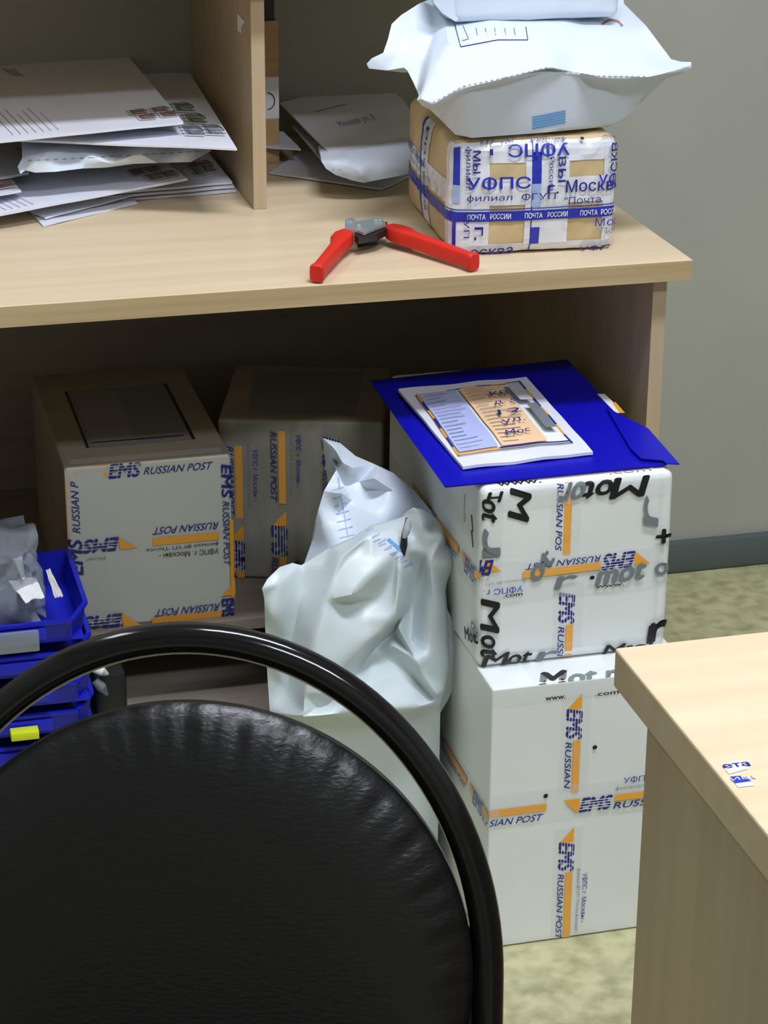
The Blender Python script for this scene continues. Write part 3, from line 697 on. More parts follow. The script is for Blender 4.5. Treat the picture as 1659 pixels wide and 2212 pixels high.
scrap('plastic_strip', ((48, 1250), (54, 1248), (48, 1202), (28, 1206)), 'metalwhite', ZB+.070, 'pointed white strip on the heap in the topmost bin', 'strip')
q = MB(); q.box((BX1-.19, BY0-.014, ZB+.0), (BX1-.06, BY0-.0085, ZB+.026), 'clear', .002); tag(q.build('clear_sleeve', smooth=True), 'clear sleeve hanging on the front of the topmost blue bin', 'sleeve')
q = MB(); q.box((BX1-.215, BY0-.013, ZB-PIT+.004), (BX1-.15, BY0-.0085, ZB-PIT+.028), 'clear', .002); tag(q.build('clear_sleeve', smooth=True), 'small clear packet at the front of the bin below the top', 'sleeve')
yv = YY(-.035, 62, 1588); q = MB(); q.box((yv.x-.02, -.036, yv.z-.006), (yv.x+.012, -.02, yv.z+.004), 'yellow', .001); tag(q.build('tag', smooth=True), 'small yellow green tag at the front of a lower blue bin', 'tag')
# black packet with clear wrap on the lower board, right of the bins
pk = thing('wrapped_packet', 'black packet in shiny clear wrap on the low board beside the blue bins', 'packet', (-.678, .17, .151))
b = MB(); b.box((-.7, .125, .1505), (-.660, .21, .235), 'blackp', .006); b.build('packet', pk, smooth=True)
for i, (pa, pb) in enumerate((((203, 1444), (232, 1456)), ((205, 1470), (231, 1500)))):
    A, B = YY(.115, *pa), YY(.118, *pb); b = MB(); b.tube([A, (A+B)/2+Vector((0, -.004, .003)), B], [.005, .0065, .002], 'clear' if i else 'white', 10); b.build('clear_wrap', pk, smooth=True)

# ================================================================ DESK PARCEL AND MAILERS
PB = RBox(-.262, -.066, .070, .325, .7505, .886, r=.014, amp=.0022, rot=-.07, bulge=.006, sc=22)
par = thing('wrapped_parcel', 'kraft parcel criss-crossed with blue and white printed tape, on the desk corner', 'parcel', (PB.c.x, PB.c.y, .75))
PB.build('wrapping', 'parcelkraft', par, .006)
f, fn = PB.face('front'); w_, h_ = f.w, f.hh; clip = (-.004, w_+.004, -.002, h_+.004)
def U(px, py): return f.hit(px, py)
K = 1830.
D = Decal(fn, clip, e0=.0008, de=.00012)
def band(a, wd, vertical, m='filmw', st=.006):
    if vertical: D.rect(a, -.01, wd, h_+.02, m, step=st)
    else: D.rect(-.01, a, w_+.02, wd, m, step=st)
D.rect(0, h_*.80, w_, h_*.2, 'filmw', step=.006); D.rect(0, 0, w_, h_*.10, 'filmw', step=.006)
D.rect(0, h_*.44, w_, h_*.22, 'filmw', step=.006); D.rect(-.0, 0, .044, h_, 'filmw', step=.006); D.rect(w_*.5-.012, 0, .052, h_, 'filmw', step=.006); D.rect(w_-.016, 0, .018, h_, 'filmw', step=.006)
bv = U(1160, 462)[1]
D.rect(U(1165, 400)[0]-.011, 0, .0015, h_, 'blueprint', step=.006); D.rect(U(1160, 400)[0]-.008, h_*.62, .011, h_*.27, 'blueprint', step=.006); D.rect(U(1160, 400)[0]-.008, h_*.42, .011, h_*.2, 'paleblue', step=.006); D.rect(U(1160, 400)[0]-.008, .012, .011, .02, 'blueprint', step=.006)
D.rect(.0, h_*.62, .010, h_*.33, 'blueprint', step=.006); D.rect(.0, .012, .006, h_*.30, 'blueprint', step=.006); D.rect(.0, h_*.46, .010, h_*.16, 'paleblue', step=.006)
D.rect(-.01, bv-.005, w_+.02, .0115, 'blueprint', step=.006); D.rect(-.01, bv+.0085, w_+.02, .0012, 'blueprint', step=.006)
D.build('printed_tape', par).name = 'tape'
D = Decal(fn, (-.002, w_+.003, -.002, h_+.003), e0=.0030, de=.00006)
for px, s1 in ((1008, 'ПОЧТА'), (1056, 'РОССИИ'), (1130, 'ПОЧТА'), (1179, 'РОССИИ'), (1250, 'ПОЧТА'), (1295, 'РОССИИ')):
    a = U(px, 462); D.text(s1, a[0], bv-.0025, (38 if len(s1) == 5 else 44)/K, .0065, 'white', bold=.01)
def TT(txt, px, py, wpx, hpx, m='blueprint', ang=0, **kw):
    a = U(px, py); D.text(txt, a[0], a[1], wpx/K, hpx/K, m, ang, **kw)
TT('УФПС', 1006, 408, 135, 26, bold=.02); TT('г.', 1178, 414, 24, 18, 'navy', bold=.02); TT('Москвы', 1218, 412, 130, 26, 'navy', bold=.01)
TT('филиал  ФГУП', 1006, 436, 190, 18, 'navy'); TT('"Почта', 1214, 438, 82, 16, 'navy'); TT('УФП', 1290, 400, 66, 26, bold=.01)
TT('УФПС', 1228, 308, 132, 24, 'blueprint', PI, bold=.02); TT('ФГУП', 1110, 296, 70, 12, 'navy', PI); TT('филиал', 1222, 293, 76, 12, 'navy', PI); TT('"России"', 1352, 286, 54, 10, 'navy', PI)
TT('ВЫ', 1203, 336, 52, 16, 'navy', -PI/2, bold=.02); TT('Россия', 1183, 336, 70, 11, 'navy', -PI/2); TT('филиал', 1002, 318, 84, 16, 'navy', -PI/2); TT('МЫ', 1020, 325, 46, 16, 'navy', -PI/2, bold=.02)
TT('ГУП', 1000, 458, 54, 12, 'navy', -PI/2); TT('г.', 1022, 488, 28, 18, 'navy', -PI/2, bold=.03); TT('осква', 1014, 548, 92, 14, 'navy', .03, bold=.02)
TT('СКВ', 1330, 368, 60, 17, 'navy', PI/2, bold=.02); TT('Моск', 1282, 486, 70, 18, 'blueprint'); TT('"Почта', 1286, 503, 68, 14, 'greyink'); TT('УФПС', 1250, 540, 90, 14, 'navy', 0, bold=.02)
a = U(1257, 299); D.poly([(a[0]+.0025*math.cos(i), a[1]+.0025*math.sin(i)) for i in [j*PI/5 for j in range(10)]], 'ink')
a = U(1055, 333); D.poly([(a[0], a[1]), (a[0]+.004, a[1]), (a[0]+.004, a[1]+.006), (a[0], a[1]+.006)], 'navy')
D.build('lettering', par)
f, fn = PB.face('left'); w_, h_ = f.w, f.hh; D = Decal(fn, (0, w_+.002, 0, h_+.003), e0=.0008, de=.00012)
D.rect(0, h_*.44, w_, h_*.2, 'filmw', step=.006); D.rect(w_*.42, 0, .045, h_, 'filmw', step=.006); D.rect(w_-.018, 0, .018, h_, 'filmw', step=.006)
D.rect(0, bv-.005, w_, .0115, 'blueprint', step=.006); D.rect(0, bv+.0085, w_, .0012, 'blueprint', step=.006); D.rect(w_*.42, 0, .008, h_, 'blueprint', step=.006)
D.text('УФПС г. Москвы', .012, h_*.55, .12, .012, 'blueprint', bold=.01); D.text('филиал ФГУП "Почта"', .02, h_*.46, .15, .009, 'faint'); D.text('Россия', w_*.42+.024, h_-.01, .10, .011, 'navy', -PI/2)
D.build('tape', par)

# mailer lying on the parcel
rim = [(792, 138, .17), (803, 126, .17), (828, 114, .17), (838, 85, .18), (846, 52, .19), (866, 33, .20), (905, 8, .23), (940, -6, .27), (1060, -40, .33), (1340, -50, .33), (1348, 8, .25), (1375, 35, .20), (1396, 56, .16), (1425, 95, .12), (1450, 128, .10), (1470, 133, .09), (1493, 134, .08),
       (1493, 145, .075), (1478, 158, .075), (1440, 169, .075), (1400, 205, .10), (1372, 236, .10), (1332, 272, .085), (1180, 286, .072), (1020, 298, .072), (984, 291, .082), (955, 262, .095), (928, 236, .10), (912, 229, .075), (901, 216, .05), (905, 205, .06), (893, 178, .12), (880, 152, .15), (872, 146, .16), (835, 152, .165), (797, 148, .17)]
creases = [[(908, 214, .045), (936, 228, .034), (1000, 189, .036), (1090, 169, .028), (1183, 147, .064), (1240, 158, .060), (1288, 167, .040), (1390, 169, .044), (1440, 158, .055), (1485, 142, .072)],
           [(940, 235, .075), (1004, 198, .052), (1090, 177, .050), (1183, 155, .058), (1288, 175, .066), (1390, 178, .074)],
           [(1004, 199, .052), (1019, 290, .070)],
           [(962, 45, .20), (966, 105, .094), (1000, 189, .036)],
           [(966, 104, .094), (1060, 68, .125), (1120, 78, .115), (1183, 99, .080), (1260, 97, .110), (1345, 95, .120), (1400, 150, .060)],
           [(1060, 69, .125), (1183, 146, .046)],
           [(938, 50, .205), (912, 140, .150), (900, 200, .10)], [(944, 60, .195), (926, 140, .085), (909, 205, .05)],
           [(880, 60, .19), (866, 120, .17)], [(1183, 156, .058), (1325, 268, .078)]]
inner = [(890, 100, .175), (945, 150, .066), (1100, 230, .060), (1150, 40, .18), (1300, 40, .19), (1000, 40, .20), (1060, 0, .25), (1250, 0, .25), (1400, 110, .11)]
mail = thing('polythene_mailer', 'white polythene mailer with flared corners, lying on the taped parcel', 'mailer', (-.16, .15, .886))
drape('wrapper', rim, inner, 'polyb', mail, .03, creases=creases, amp=.0006, seed=9, shr=.8, cuts=4, smooth_it=2, shift=(.01, .04, -.005))
F = Face((-.3, .066, .75), (1, 0, 0), (0, 0, 1)); D = Decal(F, e0=.002)
a = F.hit(1152, 282); D.rect(a[0], a[1], .036, .016, 'skyprint', .06, step=.01)
for i in range(4): D.rect(a[0], a[1]+.003+i*.0035, .036, .0006, 'paleblue', .06)
# (printing laid on a small patch that follows the front panel)
o = D.build('blue_print', mail)
# dashed seam and address grid follow the skin by ray casting onto it
def project_print(target, polys, m_list, name, parent, e=.0007):
    bpy.context.view_layer.update(); deps = bpy.context.evaluated_depsgraph_get(); inv = target.matrix_world.inverted(); mb = MB()
    for pts, mm in zip(polys, m_list):
        vs = []
        for p in pts:
            d = ray(*p).normalized(); ok, loc, nor, _ = target.ray_cast(inv@CAM, (inv.to_3x3()@d).normalized())
            if not ok: break
            wn = target.matrix_world@loc; vs.append(wn - d*e)
        if len(vs) == len(pts): mb.add(vs, [list(range(len(vs)))], mm)
    return mb.build(name, parent, recalc=False) if mb.f else None
def strip(path, wd, dash=0, sub=8):
    out = []; d0 = 0
    for (ax, ay), (bx_, by) in zip(path[:-1], path[1:]):
        L = math.hypot(bx_-ax, by-ay); n = max(1, int(L/sub))
        for i in range(n):
            if dash and i % 2: continue
            t0, t1 = i/n, (i+1)/n; nx, ny = -(by-ay)/L*wd/2, (bx_-ax)/L*wd/2
            p0 = (ax+(bx_-ax)*t0, ay+(by-ay)*t0); p1 = (ax+(bx_-ax)*t1, ay+(by-ay)*t1)
            out.append([(p0[0]+nx, p0[1]+ny), (p1[0]+nx, p1[1]+ny), (p1[0]-nx, p1[1]-ny), (p0[0]-nx, p0[1]-ny)])
    return out
tgt = [c for c in mail.children if c.name.startswith('wrapper')][0]
bpy.data.objects.remove(o)
st = strip([(935, 222), (1000, 186), (1090, 168), (1183, 145)], 2, 1, 6)+strip([(1290, 164), (1400, 165)], 2, 1, 6)+strip([(1183, 148), (1290, 164)], 1.2, 1, 6)
ol = project_print(tgt, st, ['faint']*len(st), 'stitched_seam', mail)
gr = strip([(982, 52), (995, 101), (1075, 86), (1140, 86), (1136, 58)], 2.2)+strip([(1000, 55), (1012, 84), (998, 88)], 1.5)
for x in (1030, 1050, 1070, 1092, 1112): gr += strip([(x-2, 60), (x+1, 76)], 1.5)
project_print(tgt, gr, ['navy']*len(gr), 'address_grid', mail)
bl = [[(1150+i*12, 268-i*2.4+j*6), (1162+i*12, 265.6-i*2.4+j*6), (1162+i*12, 262-i*2.4+j*6), (1150+i*12, 264.4-i*2.4+j*6)] for i in range(6) for j in range(-2, 3)]
project_print(tgt, bl, ['skyprint']*len(bl), 'printed_stamp', mail)
rd = strip([(1300, 52), (1318, 42), (1335, 46), (1345, 56)], 5)
project_print(tgt, rd, ['stampA']*len(rd), 'postmark', mail)
tgt = [c for c in bagF.children if c.name.startswith('wrapper')][0]
pr_ = []
for i in range(7): pr_ += strip([(790+i*14, 1148+i*13), (806+i*14, 1140+i*12)], 3.5)+strip([(806+i*12, 1170+i*9), (822+i*12, 1164+i*9)], 2)
project_print(tgt, pr_, ['paleblue']*len(pr_), 'printed_lines', bagF)
bg = strip([(838, 1164), (868, 1190)], 7); project_print(tgt, bg, ['skyprint']*len(bg), 'printed_stamp', bagF)
tgt = [c for c in bagB.children if c.name.startswith('wrapper')][0]
pr_ = []
for i in range(8): pr_ += strip([(716+i*3, 1060+i*17), (742+i*4, 1052+i*17)], 2)
pr_ += strip([(730, 1030), (742, 1100), (752, 1160)], 2.5)
project_print(tgt, pr_, ['paleblue']*len(pr_), 'printed_lines', bagB)

# upper mailer (runs out of the frame)
zt = YY(.17, 1150, 46).z
a0 = YY(.17, 975, 46); a1 = YY(.17, 1330, 44)
TM = RBox(a0.x, a1.x+.004, .165, .285, zt+.001, zt+.09, r=.012, amp=.003, rot=-.03, sc=16)
tm = thing('polythene_mailer', 'smooth white polythene mailer, topmost on the desk corner pile, cut by the upper picture edge', 'mailer', (TM.c.x, TM.c.y, zt))
TM.build('wrapper', 'polyb', tm, .008)
c0 = TM.c-Vector((TM.h.x+.0, .0, .03)); bm_ = [YY(.17, *p) for p in ((985, 47), (955, 28), (938, 8), (930, -15), (1000, -15), (1000, 30))]
b = MB(); n = len(bm_); sh = Vector((.01, .06, 0)); b.add(bm_+[p+sh for p in bm_], [list(range(n)), [n+i for i in range(n)][::-1]]+[[i, (i+1) % n, (i+1) % n+n, i+n] for i in range(n)], 'polyb'); b.build('corner_flap', tm)

# ================================================================ ENVELOPES
def env(label, px, z, th=.0025, m='paper', bulge=0, nz=.0008, group=None, draw=None, name='envelope', dz=(0, 0, 0, 0), cat='envelope'):
    """px: front-left, front-right, back-right, back-left"""
    c = [ZZ(z+dz[i], *p) for i, p in enumerate(px)]
    P = quadmap(c, bulge, nz, z*37+px[0][0]*.01); cen = sum(c, Vector())/4; t = thing(name, label, cat, (cen.x, cen.y, z-th), group)
    b = MB(); b.sheet(P, 14, 14, th, m); b.build('paper', t, smooth=True, angle=40)
    if draw:
        Wd = (c[1]-c[0]).length; Dp = (c[3]-c[0]).length
        D = Decal(lambda u, v, e: P(u, v, e), (0, 1, 0, 1), e0=.0006, de=.0001); CUR[0] = t; draw(D, Wd, Dp); D.build('writing', t)
    return t
def stamps(us, vs, W, Hh, mats, D):
    W *= 1.25; Hh *= 1.3
    for i, (u, v) in enumerate(zip(us, vs)):
        Q = Decal(D.fn, D.clip, e0=.0007, de=.0001); Q.rect(u, v, W, Hh, mats[i % len(mats)], step=.05)
        Q.rect(u, v, W*.12, Hh, 'paper'); Q.rect(u, v, W, Hh*.1, 'paper')
        for j in range(3): Q.rect(u-W*.1, v+Hh*(.2+.28*j), W*1.25, Hh*.05, 'greyink', ang=.05, step=.05)
        for k in range(9):
            t0, t1 = k*.42, (k+1)*.42; cx_, cy_ = u+W*.75, v+Hh*.55
            x0_, y0_, x1_, y1_ = cx_+math.cos(t0)*W*.42, cy_+math.sin(t0)*Hh*.5, cx_+math.cos(t1)*W*.42, cy_+math.sin(t1)*Hh*.5
            Q.poly([(x0_, y0_), (x1_, y1_), (x1_-W*.05, y1_-Hh*.07), (x0_-W*.05, y0_-Hh*.07)], 'greyink')
        Q.build('stamp', CUR[0])
CUR = [None]
G = 'letters piled in the left compartment'; G2 = 'letters in the right compartment'
def dA(D, W, H):
    stamps([.80, .90, .82, .92], [.13, .14, .06, .07], .06, .055, ['stampA'], D)
    for i in range(7): D.rect(.26+i*.033, .04, .0022, .22+.03*(i % 3), 'greyink', ang=.12, step=.3)
    D.text('Mос', .42, .72, .05, .12, 'greyink', .2)
env('plain white letter at the front left, lower one of the pair sticking out', ((93, 487), (296, 437), (268, 408), (64, 455)), .7528, .0022, group=G)
env('letter with greenish stamps at the front left, upper one of the pair sticking out', ((98, 470), (291, 420), (262, 392), (60, 452)), .7565, .0022, group=G, draw=lambda D, W, H: stamps([.62, .74, .86], [.3, .32, .34], .1, .45, ['stampB'], D), dz=(0, .001, .001, 0))
for i in range(3):
    lab = ['lowest', 'middle', 'uppermost'][i]
    env(lab+' of the three flat letters lying against the divider', ((190, 436-8*i), (510-4*i, 411-9*i), (448, 345-9*i), (150, 365-9*i)), .7535+.0045*i, .0028, m='paper', group=G,
        draw=(lambda D, W, H: stamps([.78, .86], [.25, .3], .07, .3, ['stampB', 'stampA'], D)) if i == 2 else None)
env('large letter fanned out at the lower front with four pale stamps at its right corner', ((-80, 477), (405, 385), (352, 345), (-150, 400)), .776, .003, group=G, dz=(-.006, .004, .004, 0),
    draw=lambda D, W, H: (stamps([.84, .91, .80, .87], [.12, .14, .42, .44], .055, .22, ['stampA'], D), [D.rect(.16+i*.03, .06, .003, .55, 'faint', ang=.1, step=.3) for i in range(6)]))
env('letter with a brown red stamp, cut by the left picture edge', ((-110, 440), (46, 412), (14, 374), (-150, 400)), .786, .002, group=G, draw=lambda D, W, H: stamps([.72], [.2], .2, .5, ['stampA'], D))
env('envelope toned grey for shade, under the white padded mailer at the left edge', ((-90, 400), (62, 372), (24, 305), (-140, 330)), .792, .003, m='paper2', group=G)  # shadowed envelope: its shade is put into the grey paper colour
# padded white mailer in the pile
pm = ZZ(.80, 245, 345)
rim = [(47, 308, .43), (120, 300, .44), (240, 300, .46), (380, 300, .46), (440, 318, .44), (456, 326, .42), (412, 350, .385), (340, 352, .375), (289, 354, .37), (230, 362, .362), (178, 364, .358), (120, 371, .352), (75, 373, .352), (55, 368, .355), (44, 376, .352), (38, 360, .36), (48, 342, .375)]
inner = [(75, 345, .35), (100, 335, .355), (200, 338, .35), (300, 330, .365), (400, 328, .385), (150, 320, .39), (300, 315, .40), (90, 318, .40), (250, 350, .352)]
pmt = thing('padded_mailer', 'bulky white padded mailer sandwiched in the pile of letters', 'mailer', (pm.x, pm.y, .78))
drape('wrapper', rim, inner, 'polyb', pmt, .05, amp=.002, shr=.9, cuts=2, shift=(.01, .04, .0))
tgt = [c for c in pmt.children if c.name.startswith('wrapper')][0]
st = strip([(60, 347), (200, 340), (440, 326)], 2, 1, 9); project_print(tgt, st, ['faint']*len(st), 'stitched_seam', pmt)
env('white letter with green and grey stamps, second from the top of the left pile', ((-100, 296), (512, 321), (410, 158), (-150, 140)), .842, .0025, group=G, dz=(0, 0, .0, 0),
    draw=lambda D, W, H: (stamps([.855, .875, .84, .915], [.42, .28, .12, .14], .055, .1, ['stampB', 'stampB', 'stampC', 'stampC'], D), D.rect(.6, .18, .22, .25, 'paper2', step=.1)))
env('big white letter on top of the left pile, four brown stamps near its corner', ((-100, 314), (396, 263), (276, 121), (-200, 127)), .860, .003, group=G, dz=(-.004, 0, .006, .0), draw=dA)
# right compartment
env('white letter flat on the desktop right of the divider, its corner pointing forward', ((581, 372), (824, 408), (905, 370), (655, 325)), .7535, .002, group=G2)
rim = [(693, 336, .40), (760, 325, .42), (900, 310, .42), (900, 372, .36), (862, 380, .355), (800, 392, .35), (785, 395, .348), (762, 390, .35), (725, 378, .353), (704, 364, .36), (694, 348, .37)]
inner = [(725, 350, .35), (760, 360, .345), (800, 350, .36), (850, 360, .355), (780, 375, .34), (750, 340, .37), (860, 335, .38)]
rmt = thing('padded_mailer', 'small white padded mailer with a blue mark, beside the taped parcel', 'mailer', (ZZ(.76, 780, 380).x, .38, .7545))
drape('wrapper', rim, inner, 'polyb', rmt, .05, amp=.003, shr=.9, cuts=2, shift=(.01, .03, -.004))
tgt = [c for c in rmt.children if c.name.startswith('wrapper')][0]
project_print(tgt, [[(716, 350), (728, 343), (737, 352), (737, 366), (718, 366)]], ['skyprint'], 'blue_mark', rmt)
env('small white letter peeking out beside the kraft file box', ((560, 316), (650, 322), (612, 284), (540, 285)), .775, .002, group=G2)
env('dark grey envelope under the large letters in the right compartment', ((697, 348), (900, 318), (820, 205), (632, 272)), .785, .002, m='paper2', group=G2)
env('large white letter, second from the top in the right compartment', ((742, 338), (930, 311), (850, 180), (640, 222)), .792, .0025, group=G2)
env('large white letter on top of the right compartment pile', ((713, 331), (925, 297), (830, 165), (604, 222)), .7985, .0022, group=G2, draw=lambda D, W, H: (D.text('Mocква ул. 5', .3, .35, .35, .12, 'faint'), D.rect(.2, .7, .3, .01, 'faint')))
# kraft file box behind the divider
yb = ZZ(.75, 604, 352).y; xr = ZZ(.75, 604, 352).x; ztb = YY(yb, 600, 44).z
fb = thing('file_box', 'narrow kraft cardboard file box standing behind the wooden divider', 'box', (xr-.02, yb+.1, .75))
b = MB(); b.box((-.4318, yb, .7502), (xr, .74, ztb), 'kraft', .001); b.build('carton', fb)
b = MB(); b.box((-.4318, yb+.002, ztb), (xr-.004, yb+.12, ztb+.03), 'blackp', .001); b.build('dark_lid', fb)
F = Face((-.4318, yb, .75), (1, 0, 0), (0, 0, 1)); D = Decal(F, (0, xr+.4318, 0, 1), e0=.0006)
a = F.hit(590, 256); c = F.hit(590, 166); D.rect(0, a[1], .1, c[1]-a[1], 'paper', step=.05)
ox = F.hit(577, 212); ow = F.hit(594, 210)[0]-ox[0]
pts = [(ox[0]+ow*math.cos(t_), ox[1]-.004+.012*math.sin(t_)) for t_ in [i*PI/14-PI/2 for i in range(15)]]
for p, q in zip(pts[:-1], pts[1:]): D.line(p, q, .0014, 'ink')
D.build('label', fb).name = 'paper_label'

# ================================================================ RED-HANDLED CRIMPER
tool = thing('crimping_pliers', 'open steel crimping pliers with two long red rubber grips, on the desk edge', 'pliers', (-.34, .1, .75))
def grip(A, B, w0, w1, hh, name, sg=1):
    """tapered rounded grip from A (pivot end) to B (tip) with hump and end flange"""
    A, B = Vector(A), Vector(B); d = (B-A); L = d.length; d.normalize(); n = Vector((0, 0, 1)).cross(d).normalized(); secs = []
    prof = [(0, .62, .8), (.03, .9, .95), (.10, 1.12, 1), (.2, 1.15, 1), (.27, .95, 1), (.35, .86, 1), (.6, .82, 1), (.85, .80, 1), (.93, .84, 1), (.955, 1.0, 1.08), (.985, 1.0, 1.1), (1.0, .85, .95)]
    vs = []; N = 16
    for t, ww, hz in prof:
        wd = (w0*(1-t)+w1*t)*ww/2; hz = hh*hz/2; c = A+d*L*t; c.z = A.z*(1-t)+B.z*t
        for k in range(N):
            a = 2*PI*k/N; x = math.copysign(abs(math.cos(a))**.5, math.cos(a)); z = math.copysign(abs(math.sin(a))**.5, math.sin(a))
            if x*sg > 0: x *= 1+.55*math.exp(-((t-.15)/.09)**2)
            vs.append(c + n*x*wd + Vector((0, 0, z*hz)))
    fs = [[i*N+k, i*N+(k+1) % N, (i+1)*N+(k+1) % N, (i+1)*N+k] for i in range(len(prof)-1) for k in range(N)]+[list(range(N))[::-1], [(len(prof)-1)*N+k for k in range(N)]]
    b = MB(); b.add(vs, fs, 'red'); return b.build(name, tool, smooth=True, angle=50)
g1a, g1b = ZZ(.768, 752, 508), ZZ(.7615, 683, 592); g2a, g2b = ZZ(.768, 838, 498), ZZ(.7615, 1026, 567)
grip(g1a, g1b, .018, .0165, .019, 'grip', -1); grip(g2a, g2b, .018, .0165, .019, 'grip')
zz = .768
def plate(pxs, z0, z1, m, name):
    c = [ZZ((z0+z1)/2, *p) for p in pxs]; b = MB(); n = len(c)
    b.add([Vector((p.x, p.y, z1)) for p in c]+[Vector((p.x, p.y, z0)) for p in c], [list(range(n)), [n+i for i in range(n)][::-1]]+[[i, (i+1) % n, (i+1) % n+n, i+n] for i in range(n)], m)
    return b.build(name, tool)
plate([(748, 478), (755, 472), (765, 473), (770, 480), (810, 474), (826, 475), (834, 487), (800, 500), (786, 506), (772, 500), (748, 497)], .7745, .7775, 'steel', 'jaw_plate')
plate([(765, 500), (800, 498), (836, 486), (838, 500), (815, 512), (775, 520), (765, 514)], .765, .7735, 'darksteel', 'linkage')
plate([(770, 505), (812, 500), (830, 496), (832, 506), (812, 516), (775, 520)], .7595, .7645, 'steel', 'jaw_plate')
plate([(772, 515), (812, 508), (815, 520), (790, 522), (772, 526)], .7505, .7590, 'darksteel', 'jaw_plate')
for px, py in ((775, 489), (812, 478), (821, 478)):
    b = MB(); p = ZZ(.778, px, py); b.tube([p-Vector((0, 0, .002)), p+Vector((0, 0, .0015)), p+Vector((0, 0, .0028))], [.0034, .0034, .0018], 'steel', 14)
    b.build('rivet', tool, smooth=True, angle=50)
b = MB(); p = ZZ(.775, 754, 482); b.tube([Vector((p.x, p.y, .766)), Vector((p.x, p.y, .779))], .005, 'steel', 16); b.build('jaw', tool, smooth=True, angle=50)

# ================================================================ SECOND DESK (right foreground)
c0 = ZZ(.75, 1328, 1399); d2 = thing('desk', 'light wood desk corner in the right foreground, with two torn stickers on it', 'desk', (c0.x+.6, c0.y-.3, 0))
X0, Y1 = c0.x, c0.y; TH = .031
b = MB(); b.box((X0, Y1-.75, .75-TH), (X0+1.3, Y1, .75), 'wood_x', .0018); b.build('desktop', d2)
F = Face((X0, Y1, 0), (0, -1, 0), (0, 0, 1)); ub = -F.hit(1390, 1555)[0]
pb = Y1+ub*1.0
b = MB(); b.box((X0+.003, Y1-.73, 0), (X0+.021, Y1+ub, .75-TH), 'wood_z', .0008); b.build('side_panel', d2)
b = MB(); b.box((X0+1.27, Y1-.73, 0), (X0+1.288, Y1+ub, .75-TH), 'wood_z', .0008); b.build('side_panel', d2)
b = MB(); b.box((X0+.021, Y1-.34, .35), (X0+1.27, Y1-.324, .75-TH), 'wood_z', .0008); b.build('modesty_panel', d2)
Fd = lambda u, v, e: Vector((u, v, .75+e))
def pq(px): return [(ZZ(.75, *p).x, ZZ(.75, *p).y) for p in px]
D = Decal(Fd, e0=.0005); D.poly(pq([(1562, 1650), (1608, 1643), (1616, 1662), (1575, 1673), (1567, 1665)]), 'white')
a = pq([(1566, 1662)])[0]; D.text('ета', a[0], a[1], .018, .0055, 'navy', .0, bold=.05); o = D.build('sticker', d2); o['label'] = 'torn white sticker with dark letters'
D = Decal(Fd, e0=.0005); D.poly(pq([(1577, 1679), (1600, 1677), (1626, 1690), (1630, 1698), (1594, 1702)]), 'white'); D.poly(pq([(1577, 1679), (1599, 1677), (1624, 1689), (1588, 1694)]), 'blueprint')
a = pq([(1583, 1690)])[0]; D.text('ИЩ', a[0], a[1], .016, .005, 'lilac', bold=.01); o = D.build('sticker', d2); o['label'] = 'torn blue and white sticker'

# ================================================================ CHAIR
CP = ZZ(.82, 405, 1362); hx = Vector((math.cos(YAW), math.sin(YAW), 0)); hf = Vector((-math.sin(YAW), math.cos(YAW), 0)); LN = math.radians(12)
cu = Vector((0, 0, 1))*math.cos(LN)+hf*math.sin(LN); cn = hx.cross(cu)      # cn points towards the sitter's front (to the camera)
def cw(x, y, d=0): return CP + hx*x + cu*y + cn*d
chair = thing('office_chair', 'black padded chair with a shiny black bent tube round its backrest, in the foreground', 'chair', (CP.x, CP.y-.1, 0))
pts = []; A_, B_, v0 = .2035, .236, -.241
zlow = -.43
arch = [(A_*math.cos(t_), v0+B_*math.sin(t_)) for t_ in [PI*i/60 for i in range(61)]]
right = [cw(A_, v0-(v0-zlow)*k/6) for k in range(6, 0, -1)]; left = [cw(-A_, v0-(v0-zlow)*k/6) for k in range(1, 7)]
rb = cw(A_, zlow); lb_ = cw(-A_, zlow)
def legpts(p, s): q = Vector((p.x, p.y, 0))+hf*.16+hx*.02*s; return [q+Vector((0, 0, .012)), q*.75+p*.25, q*.4+p*.6-hf*.01, q*.12+p*.88-hf*.012]
b = MB(); b.tube(legpts(rb, 1)+right+[cw(x, y) for x, y in arch]+left+legpts(lb_, -1)[::-1], .0108, 'tube', 24); b.build('tube_frame', chair, smooth=True, angle=60)
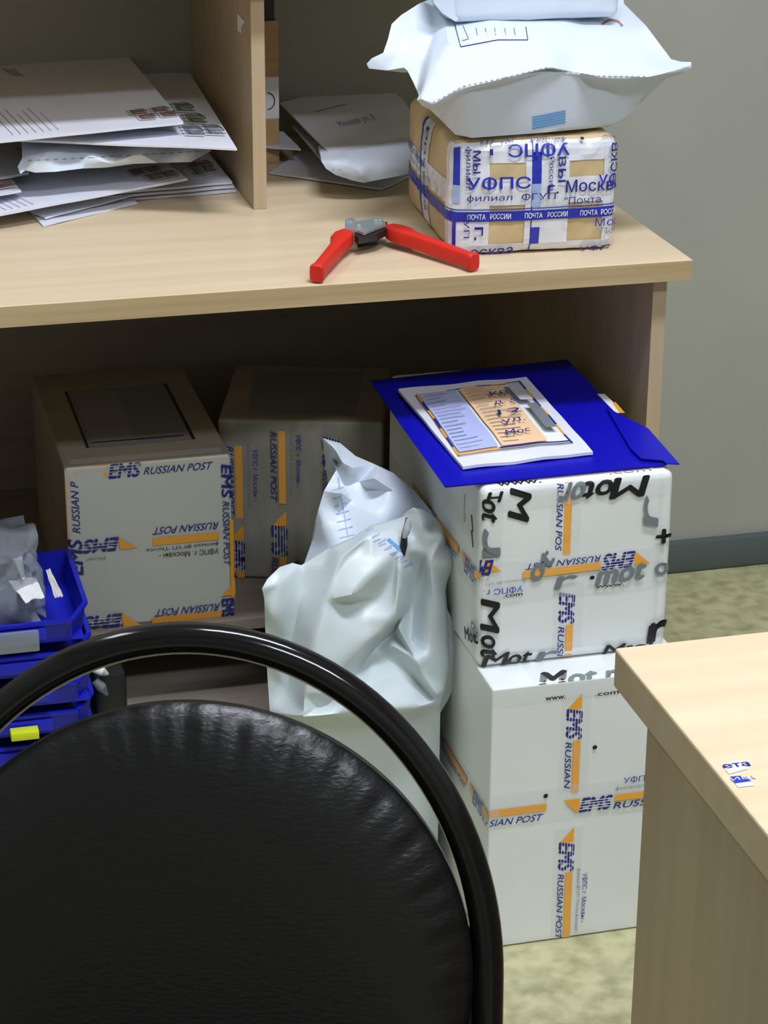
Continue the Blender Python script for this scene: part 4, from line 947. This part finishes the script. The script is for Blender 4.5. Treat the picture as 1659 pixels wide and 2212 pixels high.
# pad
def pad_pt(rr, t_, side):
    a, h2 = .193, .193; cx, cy = a*math.cos(t_)*rr, -.241+h2*math.sin(t_)*rr
    e = max(0, 1-rr**3.4)**.5
    d = .006+.026*e
    if rr > .75 and side > 0:
        k = max(0, 1-abs(rr-.93)/.13); d -= .0018*k*(1+math.cos(t_*64))*.5+.0008*k*math.cos(t_*31+1)
    return cw(cx, cy, d*side if side > 0 else -.014*e-.003)
b = MB(); NR, NT = 26, 234
for side in (1, -1):
    vs = [pad_pt(0, 0, side)]; fs = []
    for i in range(1, NR+1):
        rr = (i/NR)**.8
        for k in range(NT): vs.append(pad_pt(rr, 2*PI*k/NT, side))
    for k in range(NT):
        fs.append([0, 1+k, 1+(k+1) % NT])
        for i in range(NR-1): fs.append([1+i*NT+k, 1+(i+1)*NT+k, 1+(i+1)*NT+(k+1) % NT, 1+i*NT+(k+1) % NT])
    if side < 0: back0 = vs[-NT:]
    else: fr0 = vs[-NT:]
    b.add(vs, fs, 'leather')
b.add(fr0+back0, [[k, (k+1) % NT, NT+(k+1) % NT, NT+k] for k in range(NT)], 'leather')
b.build('backrest', chair, smooth=True, angle=80)
for s in (-1, 1):
    b = MB(); b.box((-.011, -.05, -.004), (.011, .05, .004), 'blackp', .002); q = MB(); R3 = Matrix((hx, cu, cn)).transposed()
    q.add([cw(s*.192, -.258, -.006)+R3@v for v in b.v], b.f, 'blackp'); q.build('bracket', chair)
# seat and front legs (towards the camera, below the frame)
sc_ = Vector((CP.x, CP.y, 0))-hf*.30; b = MB(); vs = []; N = 48
for zz_, sc2 in ((.415, .9), (.42, 1), (.445, 1.0), (.462, .95), (.468, .8), (.470, .4)):
    for k in range(N):
        t_ = 2*PI*k/N; x = math.copysign(abs(math.cos(t_))**.7, math.cos(t_))*.215*sc2; y = math.copysign(abs(math.sin(t_))**.7, math.sin(t_))*.20*sc2; vs.append(sc_+hx*x+hf*y+Vector((0, 0, zz_)))
b.add(vs, [[i*N+k, i*N+(k+1) % N, (i+1)*N+(k+1) % N, (i+1)*N+k] for i in range(5) for k in range(N)]+[list(range(N))[::-1], [5*N+k for k in range(N)]], 'leather'); b.build('seat', chair, smooth=True, angle=60)
for s in (-1, 1):
    p = sc_+hx*.2*s; b = MB(); b.tube([p-hf*.19+Vector((0, 0, .012)), p-hf*.165+Vector((0, 0, .38)), p-hf*.14+Vector((0, 0, .402)), p+hf*.2+Vector((0, 0, .403)), Vector((p.x, p.y, .41))+hf*.27], .0108, 'tube', 16); b.build('leg', chair, smooth=True, angle=60)
